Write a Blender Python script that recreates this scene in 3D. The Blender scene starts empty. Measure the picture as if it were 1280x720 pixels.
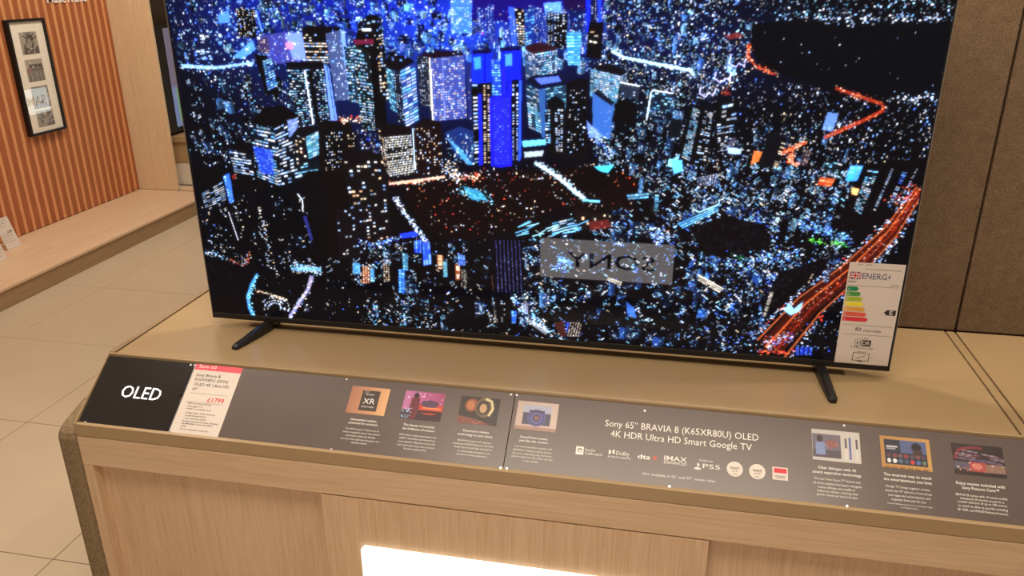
import bpy, bmesh, math, random
import numpy as np
from mathutils import Matrix, Vector
random.seed(7)
rng = np.random.default_rng(11)
S = bpy.context.scene
COL = S.collection

# ------------------------------------------------------------------ camera
TOP = 0.70                                    # height of the cabinet top above the floor
F_PX = 996.99
CAM = np.array([1.0, -1.5029, 0.7431 + TOP])
YAW, PITCH, ROLL = 0.2001, 0.3733, -0.0064
cy, sy, cp, sp = math.cos(YAW), math.sin(YAW), math.cos(PITCH), math.sin(PITCH)
FWD = np.array([-sy * cp, cy * cp, -sp]); RGT = np.array([cy, sy, 0.0]); UPV = np.cross(RGT, FWD)
cr, sr = math.cos(ROLL), math.sin(ROLL)
RGT, UPV = cr * RGT + sr * UPV, -sr * RGT + cr * UPV
cam_d = bpy.data.cameras.new('camera'); cam = bpy.data.objects.new('camera', cam_d); COL.objects.link(cam)
cam_d.sensor_width = 36.0; cam_d.lens = F_PX / 1280 * 36.0; cam_d.clip_start = 0.02
m = Matrix.Identity(4)
for i in range(3):
    m[i][0] = RGT[i]; m[i][1] = UPV[i]; m[i][2] = -FWD[i]; m[i][3] = CAM[i]
cam.matrix_world = m
S.camera = cam

def px(x, y, P, N):                           # pixel direction met with a real plane (point P, normal N)
    d = FWD + RGT * (x - 640) / F_PX - UPV * (y - 360) / F_PX
    P = np.asarray(P, float); N = np.asarray(N, float)
    return CAM + d * (((P - CAM) @ N) / (d @ N))

# ------------------------------------------------------------------ world, lights, exposure
S.view_settings.view_transform = 'Standard'; S.view_settings.look = 'None'
S.view_settings.exposure = 0.0; S.view_settings.gamma = 1.0; S.view_settings.use_curve_mapping = False
w = bpy.data.worlds.new('shop_ambient'); S.world = w; w.use_nodes = True
w.node_tree.nodes['Background'].inputs[0].default_value = (1.0, 0.86, 0.70, 1)
w.node_tree.nodes['Background'].inputs[1].default_value = 0.20
WARM = (1.0, 0.86, 0.70)
def area(name, loc, size, energy, target=None, col=WARM, spread=math.pi):
    l = bpy.data.lights.new(name, 'AREA'); l.shape = 'RECTANGLE'; l.size, l.size_y = size; l.energy = energy; l.color = col; l.spread = spread
    o = bpy.data.objects.new(name, l); COL.objects.link(o); o.location = loc
    d = Vector((0, 0, -1)) if target is None else Vector(target) - Vector(loc)
    o.rotation_euler = d.to_track_quat('-Z', 'Y').to_euler(); return o
def spot(name, loc, target, energy, angle, rad=0.04, blend=0.5, col=WARM):
    l = bpy.data.lights.new(name, 'SPOT'); l.energy = energy; l.color = col; l.spot_size = math.radians(angle); l.spot_blend = blend; l.shadow_soft_size = rad
    o = bpy.data.objects.new(name, l); COL.objects.link(o); o.location = loc
    o.rotation_euler = (Vector(target) - Vector(loc)).to_track_quat('-Z', 'Y').to_euler(); return o
# shop downlights and wall spot; the aisle areas are added soft fill, 2.7 m up
for k, (lx, ly) in enumerate([(0.2, 0.14), (1.12, 0.14), (2.1, 0.14)]):
    spot('wall_downlight', (lx, ly, 2.25), (lx, 0.05, TOP), 30, 110, 0.03, 0.8)
area('aisle_fill', (0.9, -1.15, 2.7), (1.8, 0.6), 38, (0.9, -0.5, 0.6))  # unseen area light added to fill the cabinet front
area('aisle_fill', (-1.0, 0.2, 2.7), (0.9, 1.2), 30)
area('aisle_fill', (-1.2, 2.3, 2.7), (0.9, 1.2), 28)
spot('slat_wall_spot', (-1.5, 2.3, 2.65), (-2.5, 2.6, 0.9), 38, 90, 0.06, 0.9)

# ------------------------------------------------------------------ materials
def srgb(r, g, b):
    f = lambda c: (c / 255) / 12.92 if c / 255 <= 0.04045 else ((c / 255 + 0.055) / 1.055) ** 2.4
    return (f(r), f(g), f(b), 1.0)
MATS = {}
def base_mat(name):
    mt = bpy.data.materials.new(name); mt.use_nodes = True
    MATS[name] = mt
    return mt, mt.node_tree.nodes, mt.node_tree.links, mt.node_tree.nodes['Principled BSDF']
def plain(name, col, rough=0.5, metal=0.0, spec=0.5, emit=None, strength=0.0, var=0.04, scale=40):
    mt, n, l, p = base_mat(name)
    p.inputs['Roughness'].default_value = rough; p.inputs['Metallic'].default_value = metal
    p.inputs['Specular IOR Level'].default_value = spec
    tc = n.new('ShaderNodeTexCoord'); nz = n.new('ShaderNodeTexNoise'); nz.inputs['Scale'].default_value = scale
    l.new(tc.outputs['Object'], nz.inputs['Vector'])
    rp = n.new('ShaderNodeValToRGB')
    rp.color_ramp.elements[0].position = 0.3; rp.color_ramp.elements[1].position = 0.7
    rp.color_ramp.elements[0].color = (col[0] * (1 - var), col[1] * (1 - var), col[2] * (1 - var), 1)
    rp.color_ramp.elements[1].color = (min(1, col[0] * (1 + var)), min(1, col[1] * (1 + var)), min(1, col[2] * (1 + var)), 1)
    l.new(nz.outputs['Fac'], rp.inputs['Fac']); l.new(rp.outputs['Color'], p.inputs['Base Color'])
    if emit is not None:
        p.inputs['Emission Color'].default_value = emit; p.inputs['Emission Strength'].default_value = strength
    return mt
def oak(name, light, dark, grain='Z', rough=0.5, fine=1.0):
    mt, n, l, p = base_mat(name)
    p.inputs['Roughness'].default_value = rough; p.inputs['Specular IOR Level'].default_value = 0.35
    tc = n.new('ShaderNodeTexCoord'); mp = n.new('ShaderNodeMapping')
    sc = {'X': (1.2, 30, 30), 'Y': (30, 1.2, 30), 'Z': (44, 44, 1.6)}[grain]
    mp.inputs['Scale'].default_value = [v * fine for v in sc]
    l.new(tc.outputs['Object'], mp.inputs['Vector'])
    n1 = n.new('ShaderNodeTexNoise'); n1.inputs['Scale'].default_value = 1.0; n1.inputs['Detail'].default_value = 3; n1.inputs['Distortion'].default_value = 0.6
    n2 = n.new('ShaderNodeTexNoise'); n2.inputs['Scale'].default_value = 7.0; n2.inputs['Detail'].default_value = 2
    l.new(mp.outputs['Vector'], n1.inputs['Vector']); l.new(mp.outputs['Vector'], n2.inputs['Vector'])
    mx = n.new('ShaderNodeMix'); mx.data_type = 'FLOAT'; mx.inputs[0].default_value = 0.62
    l.new(n1.outputs['Fac'], mx.inputs[2]); l.new(n2.outputs['Fac'], mx.inputs[3])
    rp = n.new('ShaderNodeValToRGB'); rp.color_ramp.elements[0].position = 0.36; rp.color_ramp.elements[1].position = 0.62
    rp.color_ramp.elements[0].color = dark; rp.color_ramp.elements[1].color = light
    l.new(mx.outputs[0], rp.inputs['Fac']); l.new(rp.outputs['Color'], p.inputs['Base Color'])
    bp = n.new('ShaderNodeBump'); bp.inputs['Strength'].default_value = 0.08; bp.inputs['Distance'].default_value = 0.001
    l.new(mx.outputs[0], bp.inputs['Height']); l.new(bp.outputs['Normal'], p.inputs['Normal'])
    return mt
def felt(name, c1, c2, scale=260):
    mt, n, l, p = base_mat(name)
    p.inputs['Roughness'].default_value = 0.95; p.inputs['Specular IOR Level'].default_value = 0.1
    tc = n.new('ShaderNodeTexCoord')
    n1 = n.new('ShaderNodeTexNoise'); n1.inputs['Scale'].default_value = scale; n1.inputs['Detail'].default_value = 4; n1.inputs['Roughness'].default_value = 0.7
    n2 = n.new('ShaderNodeTexNoise'); n2.inputs['Scale'].default_value = 60; n2.inputs['Detail'].default_value = 3
    l.new(tc.outputs['Object'], n1.inputs['Vector']); l.new(tc.outputs['Object'], n2.inputs['Vector'])
    mx = n.new('ShaderNodeMix'); mx.data_type = 'FLOAT'; mx.inputs[0].default_value = 0.15
    l.new(n1.outputs['Fac'], mx.inputs[2]); l.new(n2.outputs['Fac'], mx.inputs[3])
    rp = n.new('ShaderNodeValToRGB'); rp.color_ramp.elements[0].position = 0.36; rp.color_ramp.elements[1].position = 0.64
    rp.color_ramp.elements[0].color = c1; rp.color_ramp.elements[1].color = c2
    l.new(mx.outputs[0], rp.inputs['Fac']); l.new(rp.outputs['Color'], p.inputs['Base Color'])
    bp = n.new('ShaderNodeBump'); bp.inputs['Strength'].default_value = 0.5; bp.inputs['Distance'].default_value = 0.002
    l.new(n1.outputs['Fac'], bp.inputs['Height']); l.new(bp.outputs['Normal'], p.inputs['Normal'])
    return mt
def printed(name, rough=0.35, emit=0.0, spec=0.5, coat=0.0):
    mt, n, l, p = base_mat(name)
    at = n.new('ShaderNodeVertexColor'); at.layer_name = 'print'
    p.inputs['Roughness'].default_value = rough; p.inputs['Specular IOR Level'].default_value = spec
    if emit > 0:
        p.inputs['Base Color'].default_value = (0.004, 0.004, 0.005, 1)
        l.new(at.outputs['Color'], p.inputs['Emission Color']); p.inputs['Emission Strength'].default_value = emit
    else:
        l.new(at.outputs['Color'], p.inputs['Base Color'])
    return mt

OAK_V = oak('oak_vertical', srgb(214, 182, 147), srgb(198, 164, 127), 'Z')
OAK_H = oak('oak_horizontal', srgb(214, 183, 148), srgb(199, 167, 131), 'X')
OAK_Y = oak('oak_lengthwise', srgb(222, 192, 160), srgb(208, 176, 143), 'Y')
OAK_P = oak('oak_pillar', srgb(230, 204, 168), srgb(216, 188, 151), 'Z')
OAK_F = oak('oak_plinth_front_shaded', srgb(170, 140, 106), srgb(148, 118, 86), 'Y')  # shading of the plinth's front face put into a darker oak
LAM = plain('olive_laminate', srgb(169, 142, 105), 0.30, spec=0.45, var=0.02, scale=6)
LAM_EDGE = plain('olive_edge_strip', srgb(166, 139, 102), 0.35, var=0.03, scale=20)
OAK_E = plain('oak_edge', srgb(146, 120, 88), 0.45)
DARKGAP = plain('dark_groove', srgb(58, 42, 28), 0.8)
FELT = felt('brown_felt', srgb(92, 74, 56), srgb(142, 118, 93), 400)
FELT_D = felt('grey_felt', srgb(112, 94, 72), srgb(156, 134, 104), 300)
TILE = plain('cream_floor_tile', srgb(195, 178, 152), 0.32, spec=0.4, var=0.025, scale=5)
GROUT = plain('brown_grout', srgb(120, 92, 66), 0.9)
SLAT_L = oak('light_slat', srgb(226, 160, 110), srgb(206, 138, 90), 'Z')
SLAT_D = oak('dark_slat', srgb(176, 106, 66), srgb(154, 88, 52), 'Z')
WHITE = plain('white_lacquer', srgb(232, 220, 204), 0.4)
BEIGE = plain('beige_board', srgb(180, 148, 108), 0.5)
BROWN = plain('dark_brown_board', srgb(60, 44, 32), 0.5)
WALLP = plain('cream_wall_paint', srgb(206, 184, 154), 0.8)
BLACK = plain('black_plastic', srgb(24, 22, 22), 0.45, spec=0.4)
BLACKM = plain('black_metal_foot', srgb(30, 28, 27), 0.4, spec=0.5)
EDGE = plain('grey_metal_edge', srgb(150, 140, 130), 0.35, metal=0.6)
SIGN_BLACK = plain('black_acrylic', srgb(40, 35, 32), 0.18, spec=0.5, var=0.1, scale=14)
SIGN_GREY = plain('charcoal_print', srgb(98, 85, 79), 0.28, spec=0.5, var=0.03, scale=10)
INK_W = plain('white_ink', srgb(236, 226, 216), 0.5)
INK_K = plain('black_ink', srgb(46, 42, 44), 0.6)
INK_R = plain('red_ink', srgb(214, 56, 66), 0.6)
INK_O = plain('orange_ink', srgb(228, 104, 66), 0.6)
INK_B = plain('navy_ink', srgb(44, 54, 116), 0.6)
PINK = plain('pink_ink', srgb(226, 84, 100), 0.5)
PAPER = plain('white_card', srgb(218, 204, 192), 0.45, var=0.01)
SCREW = plain('steel_screw', srgb(225, 220, 214), 0.25, metal=0.6)
LIT = plain('lit_white_acrylic', srgb(240, 240, 232), 0.3, emit=(1.0, 0.97, 0.88, 1), strength=1.0)
LIT_SIGN = plain('backlit_sign_face', srgb(240, 240, 236), 0.4, emit=(1.0, 0.90, 0.90, 1), strength=12.0)
LIT_SIGN2 = plain('backlit_cool_sign_face', srgb(240, 244, 246), 0.4, emit=(0.85, 0.98, 1.0, 1), strength=6.0)
GLOWTXT = plain('glowing_letters', srgb(250, 250, 250), 0.4, emit=(1.0, 0.96, 0.98, 1), strength=1.6)
GLOWTXT2 = plain('wall_letters', srgb(252, 248, 240), 0.4)
INK_SIGN = plain('sign_letter_black', srgb(30, 26, 30), 0.5)
PRINT = printed('colour_print', 0.35)
SCREEN = printed('display_screen', 0.02, emit=1.0, spec=0.12)
SCREEN2 = printed('background_display', 0.15, emit=0.8, spec=0.4)
gm, gn, gl, gp = base_mat('picture_glass')
tr_ = gn.new('ShaderNodeBsdfTransparent'); gs_ = gn.new('ShaderNodeBsdfGlossy'); gs_.inputs['Roughness'].default_value = 0.02
lw_ = gn.new('ShaderNodeLayerWeight'); pw_ = gn.new('ShaderNodeMath'); pw_.operation = 'POWER'; pw_.inputs[1].default_value = 5.0
ma_ = gn.new('ShaderNodeMath'); ma_.operation = 'MULTIPLY_ADD'; ma_.inputs[1].default_value = 0.9; ma_.inputs[2].default_value = 0.06; mx_ = gn.new('ShaderNodeMixShader')
gl.new(lw_.outputs['Facing'], pw_.inputs[0]); gl.new(pw_.outputs[0], ma_.inputs[0]); gl.new(ma_.outputs[0], mx_.inputs[0]); gl.new(tr_.outputs[0], mx_.inputs[1]); gl.new(gs_.outputs[0], mx_.inputs[2]); gl.new(mx_.outputs[0], gn['Material Output'].inputs['Surface'])
GLASS = gm

# ------------------------------------------------------------------ mesh helpers
def link(name, mesh, parent=None, mat=None):
    o = bpy.data.objects.new(name, mesh); COL.objects.link(o)
    if mat is not None:
        mesh.materials.clear(); mesh.materials.append(mat)
    if parent is not None: o.parent = parent
    return o
def bm_obj(name, bm, mat, parent=None, smooth=False):
    me = bpy.data.meshes.new(name); bm.normal_update(); bm.to_mesh(me); bm.free()
    if smooth:
        for p in me.polygons: p.use_smooth = True
    return link(name, me, parent, mat)
def box_bm(bm, x0, x1, y0, y1, z0, z1, bevel=0.0, seg=2):
    r = bmesh.ops.create_cube(bm, size=1.0)
    for v in r['verts']:
        v.co = Vector((x0 + (v.co.x + .5) * (x1 - x0), y0 + (v.co.y + .5) * (y1 - y0), z0 + (v.co.z + .5) * (z1 - z0)))
    if bevel > 0:
        es = list({e for v in r['verts'] for e in v.link_edges})
        bmesh.ops.bevel(bm, geom=es, offset=bevel, segments=seg, affect='EDGES', profile=0.5)
def box(name, x0, x1, y0, y1, z0, z1, mat, parent=None, bevel=0.0, seg=2):
    bm = bmesh.new(); box_bm(bm, x0, x1, y0, y1, z0, z1, bevel, seg)
    return bm_obj(name, bm, mat, parent)
def prism(name, prof, axis, a, b, mat, parent=None, smooth=False, bevel=0.0):
    """extrude a closed 2-D profile along an axis; profile is (y,z) for X, (x,z) for Y, (x,y) for Z"""
    bm = bmesh.new()
    def mk(p, t):
        return {'X': (t, p[0], p[1]), 'Y': (p[0], t, p[1]), 'Z': (p[0], p[1], t)}[axis]
    va = [bm.verts.new(mk(p, a)) for p in prof]; vb = [bm.verts.new(mk(p, b)) for p in prof]
    bm.faces.new(va); bm.faces.new(list(reversed(vb)))
    for i in range(len(prof)):
        j = (i + 1) % len(prof); bm.faces.new((va[j], va[i], vb[i], vb[j]))
    bmesh.ops.recalc_face_normals(bm, faces=bm.faces)
    if bevel > 0:
        es = [e for e in bm.edges if all(len(f.verts) > 4 for f in e.link_faces) or any(len(f.verts) == len(prof) for f in e.link_faces)]
        bmesh.ops.bevel(bm, geom=es, offset=bevel, segments=4, affect='EDGES', profile=0.5)
    return bm_obj(name, bm, mat, parent, smooth)
def flat(name, pts, z, mat, parent=None, thick=0.0):
    """a flat plate in local XY, its face at z, with thickness below"""
    if thick > 0:
        return prism(name, pts, 'Z', z - thick, z, mat, parent)
    bm = bmesh.new(); f = bm.faces.new([bm.verts.new((p[0], p[1], z)) for p in pts])
    bmesh.ops.recalc_face_normals(bm, faces=bm.faces)
    if f.normal.z < 0: f.normal_flip()
    return bm_obj(name, bm, mat, parent)
def ring_pts(cx, cy_, rx, ry, n=28, a0=0.0, a1=2 * math.pi):
    k = n if abs(a1 - a0 - 2 * math.pi) < 1e-6 else n - 1
    return [(cx + rx * math.cos(a0 + (a1 - a0) * i / k), cy_ + ry * math.sin(a0 + (a1 - a0) * i / k)) for i in range(n)]
def empty(name, loc=(0, 0, 0), axes=None):
    o = bpy.data.objects.new(name, None); COL.objects.link(o); o.empty_display_size = 0.05
    if axes is None: o.location = loc
    else:
        mm = Matrix.Identity(4)
        for i in range(3):
            for j in range(3): mm[i][j] = axes[j][i]
            mm[i][3] = loc[i]
        o.matrix_world = mm
    return o
def tag(o, label=None, cat=None, group=None, kind=None):
    if label: o['label'] = label
    if cat: o['category'] = cat
    if group: o['group'] = group
    if kind: o['kind'] = kind
    return o
class Frame:
    """a plane in the place: origin, X (reading direction), Y (up), Z (out of the face)"""
    def __init__(s, O, X, Y):
        s.O = np.array(O, float); s.X = np.array(X, float); s.Y = np.array(Y, float); s.Z = np.cross(s.X, s.Y)
    def loc(s, x, y):                       # photo pixel -> point in this plane
        d = px(x, y, s.O, s.Z) - s.O
        return np.array([d @ s.X, d @ s.Y])
    def empty(s, name): return empty(name, s.O, (s.X, s.Y, s.Z))
# lettering
_fc = {}
def glyphs(text, bold=0.0):
    key = (text, bold)
    if key in _fc: return _fc[key]
    cu = bpy.data.curves.new('txt', 'FONT'); cu.body = text; cu.resolution_u = 2; cu.offset = bold
    ob = bpy.data.objects.new('txt', cu); COL.objects.link(ob)
    bpy.context.view_layer.update()
    me = ob.to_mesh()
    V = np.array([v.co[:2] for v in me.vertices]) if len(me.vertices) else np.zeros((1, 2))
    Fc = [tuple(p.vertices) for p in me.polygons]
    ob.to_mesh_clear(); bpy.data.objects.remove(ob); bpy.data.curves.remove(cu)
    _fc[key] = (V, Fc); return _fc[key]
CAPH = glyphs('H')[0][:, 1].max()
def lettering(name, lines, z, mat, parent, depth=0.0):
    """lines: (text, x_left, x_right, y_base, cap_height[, bold])"""
    V = []; Fa = []
    for ln in lines:
        t, xl, xr, yb, h = ln[:5]; b = ln[5] if len(ln) > 5 else 0.0
        v, f = glyphs(t, b)
        v0, v1 = v[:, 0].min(), v[:, 0].max()
        sx = (xr - xl) / (v1 - v0); sy_ = h / CAPH
        o = len(V)
        V += [(xl + (p[0] - v0) * sx, yb + p[1] * sy_, z) for p in v]
        Fa += [tuple(o + i for i in q) for q in f]
    me = bpy.data.meshes.new(name); me.from_pydata(V, [], Fa); me.update()
    o = link(name, me, parent, mat)
    if depth > 0:
        bm = bmesh.new(); bm.from_mesh(me)
        r = bmesh.ops.extrude_face_region(bm, geom=bm.faces[:])
        for v in [g for g in r['geom'] if isinstance(g, bmesh.types.BMVert)]: v.co.z += depth
        bm.normal_update(); bm.to_mesh(me); bm.free()
    return o

# ------------------------------------------------------------------ flat prints: a fine grid with one colour per vertex
class Canvas:
    def __init__(s, W, H, to_uv, bg=(4, 4, 8)):
        s.W, s.H = W, H; s.to_uv = to_uv       # photo pixel -> (0..W, 0..H) with row 0 at the top
        s.im = np.zeros((H, W, 3)) + np.array(bg, float)
    def P(s, pts): return np.array([s.to_uv(*p) for p in pts], float)
    def mask(s, pts, raw=False):
        q = np.array(pts, float) if raw else s.P(pts)
        x0, y0 = np.maximum(np.floor(q.min(0)).astype(int), 0); x1, y1 = np.ceil(q.max(0)).astype(int) + 1
        x1, y1 = min(x1, s.W), min(y1, s.H)
        if x1 <= x0 or y1 <= y0: return None
        X, Y = np.meshgrid(np.arange(x0, x1) + .5, np.arange(y0, y1) + .5)
        ins = np.zeros(X.shape, bool)
        for i in range(len(q)):
            (ax, ay), (bx, by) = q[i], q[(i + 1) % len(q)]
            if ay == by: continue
            c = ((ay > Y) != (by > Y)) & (X < (bx - ax) * (Y - ay) / (by - ay) + ax)
            ins ^= c
        return (slice(y0, y1), slice(x0, x1)), ins, X, Y
    def poly(s, pts, col, a=1.0, raw=False):
        r = s.mask(pts, raw)
        if r is None: return
        sl, ins, _, _ = r; reg = s.im[sl]
        reg[ins] = reg[ins] * (1 - a) + np.array(col, float) * a
    def glow(s, c, rx, ry, col):
        (cx, cy_), = s.P([c]); k = s.to_uv(c[0] + 1, c[1])[0] - s.to_uv(c[0], c[1])[0]
        X, Y = np.meshgrid(np.arange(s.W), np.arange(s.H))
        g = np.exp(-(((X - cx) / (rx * k)) ** 2 + ((Y - cy_) / (ry * k)) ** 2))
        s.im += g[..., None] * np.array(col, float)
    def face(s, quad, rows, cols, base=(6, 6, 10), pal=((225, 235, 255),), p=0.5, wf=0.6, hf=0.55, band=0.0, alpha=1.0):
        r = s.mask(quad)
        if r is None: return
        sl, ins, X, Y = r; q = s.P(quad)
        A = []; B = []
        for (x, y), (u, v) in zip(q, ((0, 0), (1, 0), (1, 1), (0, 1))):
            A.append([x, y, 1, 0, 0, 0, -u * x, -u * y]); B.append(u)
            A.append([0, 0, 0, x, y, 1, -v * x, -v * y]); B.append(v)
        h = np.linalg.lstsq(np.array(A), np.array(B), rcond=None)[0]
        D = h[6] * X + h[7] * Y + 1; U = (h[0] * X + h[1] * Y + h[2]) / D; Vv = (h[3] * X + h[4] * Y + h[5]) / D
        ci = np.clip((U * cols).astype(int), 0, cols - 1); ri = np.clip((Vv * rows).astype(int), 0, rows - 1)
        lit = rng.random((rows, cols)) < p
        if band > 0:
            rb = rng.random(rows); lit = np.where((rb < band)[:, None], rng.random((rows, cols)) < min(1, p * 1.9), rng.random((rows, cols)) < p * 0.35)
        pl = np.array(pal, float)[rng.integers(0, len(pal), (rows, cols))] * rng.uniform(0.55, 1.05, (rows, cols))[..., None]
        fu = U * cols - ci; fv = Vv * rows - ri
        on = lit[ri, ci] & (np.abs(fu - .5) < wf / 2) & (np.abs(fv - .5) < hf / 2) & ins
        reg = s.im[sl]; reg[ins] = reg[ins] * (1 - alpha) + np.array(base, float) * alpha
        reg[on] = pl[ri, ci][on]
    def dots(s, poly, n0, pal, sizes=((2, 2), (2, 1), (1, 2), (3, 2), (2, 3)), lo=0.35, clump=0.0, diag=0.0):
        n = max(6, int(n0 * (0.52 if n0 > 400 else 0.8)))
        q = s.P(poly); x0, y0 = q.min(0); x1, y1 = q.max(0)
        pts = rng.uniform((x0, y0), (x1, y1), (n * 2, 2))
        if clump > 0:
            c = rng.uniform((x0, y0), (x1, y1), (max(4, n // 14), 2)); k = rng.random(len(pts)) < clump
            pts[k] = c[rng.integers(0, len(c), k.sum())] + rng.normal(0, 7, (k.sum(), 2))
        ins = np.zeros(len(pts), bool)
        for i in range(len(q)):
            (ax, ay), (bx, by) = q[i], q[(i + 1) % len(q)]
            if ay == by: continue
            ins ^= ((ay > pts[:, 1]) != (by > pts[:, 1])) & (pts[:, 0] < (bx - ax) * (pts[:, 1] - ay) / (by - ay) + ax)
        pts = pts[ins][:n].astype(int); n = len(pts)
        col = np.array(pal, float)[rng.integers(0, len(pal), n)] * (lo + (1.15 - lo) * rng.random(n) ** 1.8)[:, None]
        kind = rng.integers(0, len(sizes), n); dg = rng.random(n) < diag; sg = rng.choice([1, 1, -1], n)
        for k, (w_, h_) in enumerate(sizes):
            sel = kind == k
            if diag > 0:
                for t in range(5):
                    m_ = sel & dg
                    for oy in (0, 1):
                        s._put(pts[m_] + np.stack([np.full(m_.sum(), t), (sg[m_] * t * 0.7).astype(int) + oy], 1), col[m_])
                sel = sel & ~dg
            for dx in range(w_):
                for dy in range(h_): s._put(pts[sel] + (dx, dy), col[sel])
    def _put(s, p, c):
        ok = (p[:, 0] >= 0) & (p[:, 0] < s.W) & (p[:, 1] >= 0) & (p[:, 1] < s.H)
        p = p[ok]; c = c[ok]
        np.maximum.at(s.im, (p[:, 1], p[:, 0]), c)
    def line(s, pts, w0, w1, col, a=1.0, jit=0.0):
        q = s.P(pts); n = len(q) - 1; L = []; Rr = []
        for i in range(len(q)):
            d = q[min(i + 1, n)] - q[max(i - 1, 0)]; d = d / (np.hypot(*d) + 1e-9); nn = np.array([-d[1], d[0]])
            ww = (w0 + (w1 - w0) * i / n) / 2 * 1.3
            L.append(q[i] + nn * ww); Rr.append(q[i] - nn * ww)
        s.poly(L + Rr[::-1], col, a, raw=True)
    def along(s, pts, n, spread, pal, sizes=((2, 2), (1, 1), (3, 2)), w1=None):
        q = s.P(pts); seg = np.hypot(*np.diff(q, axis=0).T); cs = np.r_[0, np.cumsum(seg)]
        t = rng.random(n) * cs[-1]; P_ = np.stack([np.interp(t, cs, q[:, 0]), np.interp(t, cs, q[:, 1])], 1)
        sp_ = spread if w1 is None else spread + (w1 - spread) * (t / cs[-1])
        P_ = (P_ + rng.normal(0, 1, (n, 2)) * np.reshape(sp_, (-1, 1) if w1 is not None else ())).astype(int)
        col = np.array(pal, float)[rng.integers(0, len(pal), n)] * rng.uniform(.5, 1.1, n)[:, None]
        k = rng.integers(0, len(sizes), n)
        for i, (w_, h_) in enumerate(sizes):
            for dx in range(w_):
                for dy in range(h_): s._put(P_[k == i] + (dx, dy), col[k == i])
    def bloom(s, amount, r=3):
        b = np.clip(s.im - 60, 0, 255)
        for ax in (0, 1):
            acc = np.zeros_like(b)
            for k in range(-r, r + 1): acc += np.roll(b, k, axis=ax)
            b = acc / (2 * r + 1)
        s.im += b * amount
        k = s.im.copy()
        for dy, dx in ((0, 1), (0, -1), (1, 0), (-1, 0)): k += np.roll(s.im, (dy, dx), (0, 1)) * 0.28
        s.im = k / 2.12 * 1.18
    def linear(s, gain=1.0):
        c = np.clip(s.im / 255, 0, 1.25)
        return np.where(c <= 0.04045, c / 12.92, ((c + 0.055) / 1.055) ** 2.4) * gain
def grid_print(name, lin, x0, x1, y0, y1, z, mat, parent, quad=None):
    """lin[row 0 = top]; x to the right, y up, in the parent's local plane; quad = TL,TR,BR,BL overrides the box"""
    H, W = lin.shape[:2]
    u, v = np.meshgrid(np.linspace(0, 1, W), np.linspace(0, 1, H))
    if quad is None: X = x0 + u * (x1 - x0); Y = y1 + v * (y0 - y1)
    else:
        q = np.array(quad); a = (1 - u) * (1 - v); b = u * (1 - v); c = u * v; d = (1 - u) * v
        X = a * q[0][0] + b * q[1][0] + c * q[2][0] + d * q[3][0]; Y = a * q[0][1] + b * q[1][1] + c * q[2][1] + d * q[3][1]
    co = np.stack([X, Y, np.full_like(X, z)], -1).reshape(-1, 3)
    idx = np.arange(H * W).reshape(H, W)
    f = np.stack([idx[1:, :-1], idx[1:, 1:], idx[:-1, 1:], idx[:-1, :-1]], -1).reshape(-1)
    nf = (H - 1) * (W - 1)
    me = bpy.data.meshes.new(name)
    me.vertices.add(len(co)); me.vertices.foreach_set('co', co.astype(np.float32).ravel())
    me.loops.add(nf * 4); me.loops.foreach_set('vertex_index', f.astype(np.int32))
    me.polygons.add(nf); me.polygons.foreach_set('loop_start', np.arange(0, nf * 4, 4, dtype=np.int32))
    me.update(calc_edges=True)
    at = me.color_attributes.new('print', 'FLOAT_COLOR', 'POINT')
    at.data.foreach_set('color', np.concatenate([lin.reshape(-1, 3), np.ones((H * W, 1))], 1).astype(np.float32).ravel())
    return link(name, me, parent, mat)

# ================================================================== THE SETTING
floor = tag(box('floor', -3.6, 3.7, -3.1, 5.6, -0.05, -0.003, GROUT), 'cream stone tiled shop floor with thin brown joints', 'floor', kind='structure')
bm = bmesh.new(); g = 0.0012
box_bm(bm, g, 0.6 - g, g, 0.6 - g, -0.012, 0.0)
top_e = [e for e in bm.edges if all(v.co.z > -1e-6 for v in e.verts)]
bmesh.ops.bevel(bm, geom=top_e, offset=0.0008, segments=1, affect='EDGES')
tile_me = bpy.data.meshes.new('tile'); bm.to_mesh(tile_me); bm.free(); tile_me.materials.append(TILE)
for i in range(12):
    for j in range(14):
        t = bpy.data.objects.new('tile', tile_me); COL.objects.link(t); t.parent = floor
        t.location = (-3.547 + 0.6 * i, -3.06 + 0.6 * j, random.uniform(-0.0004, 0.0))

# slatted wall on the left (runs front to back) with its oak end pillar
XW = -2.549; PZ = 0.101
wl = tag(box('wall_left', XW - 0.12, XW - 0.012, -0.6, 3.218, 0.0, 2.75, SLAT_D), 'reddish wooden slatted wall behind the low plinth', 'wall', kind='structure')
pitch = 0.0615; y0 = 3.177 + 0.011
k = 0
while y0 - k * pitch > 0.4:
    yl = y0 - k * pitch
    box('light_slat', XW - 0.012, XW + 0.002, yl - 0.022, yl, PZ, 2.70, SLAT_L, wl, bevel=0.0012, seg=1)
    box('dark_slat', XW - 0.012, XW - 0.001, yl - pitch + 0.0006, yl - 0.0226, PZ, 2.70, SLAT_D, wl, bevel=0.001, seg=1)
    k += 1
box('dark_slat', XW - 0.012, XW - 0.001, y0 + 0.0006, 3.216, PZ, 2.70, SLAT_D, wl)
box('oak_pillar', XW - 0.05, -2.262, 3.219, 3.243, PZ, 2.75, OAK_P, wl, bevel=0.002)
tag(box('wall_far', -3.6, 3.7, 5.35, 5.5, 0.0, 2.75, WALLP), 'cream painted wall at the far end of the shop', 'wall', kind='structure')

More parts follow.
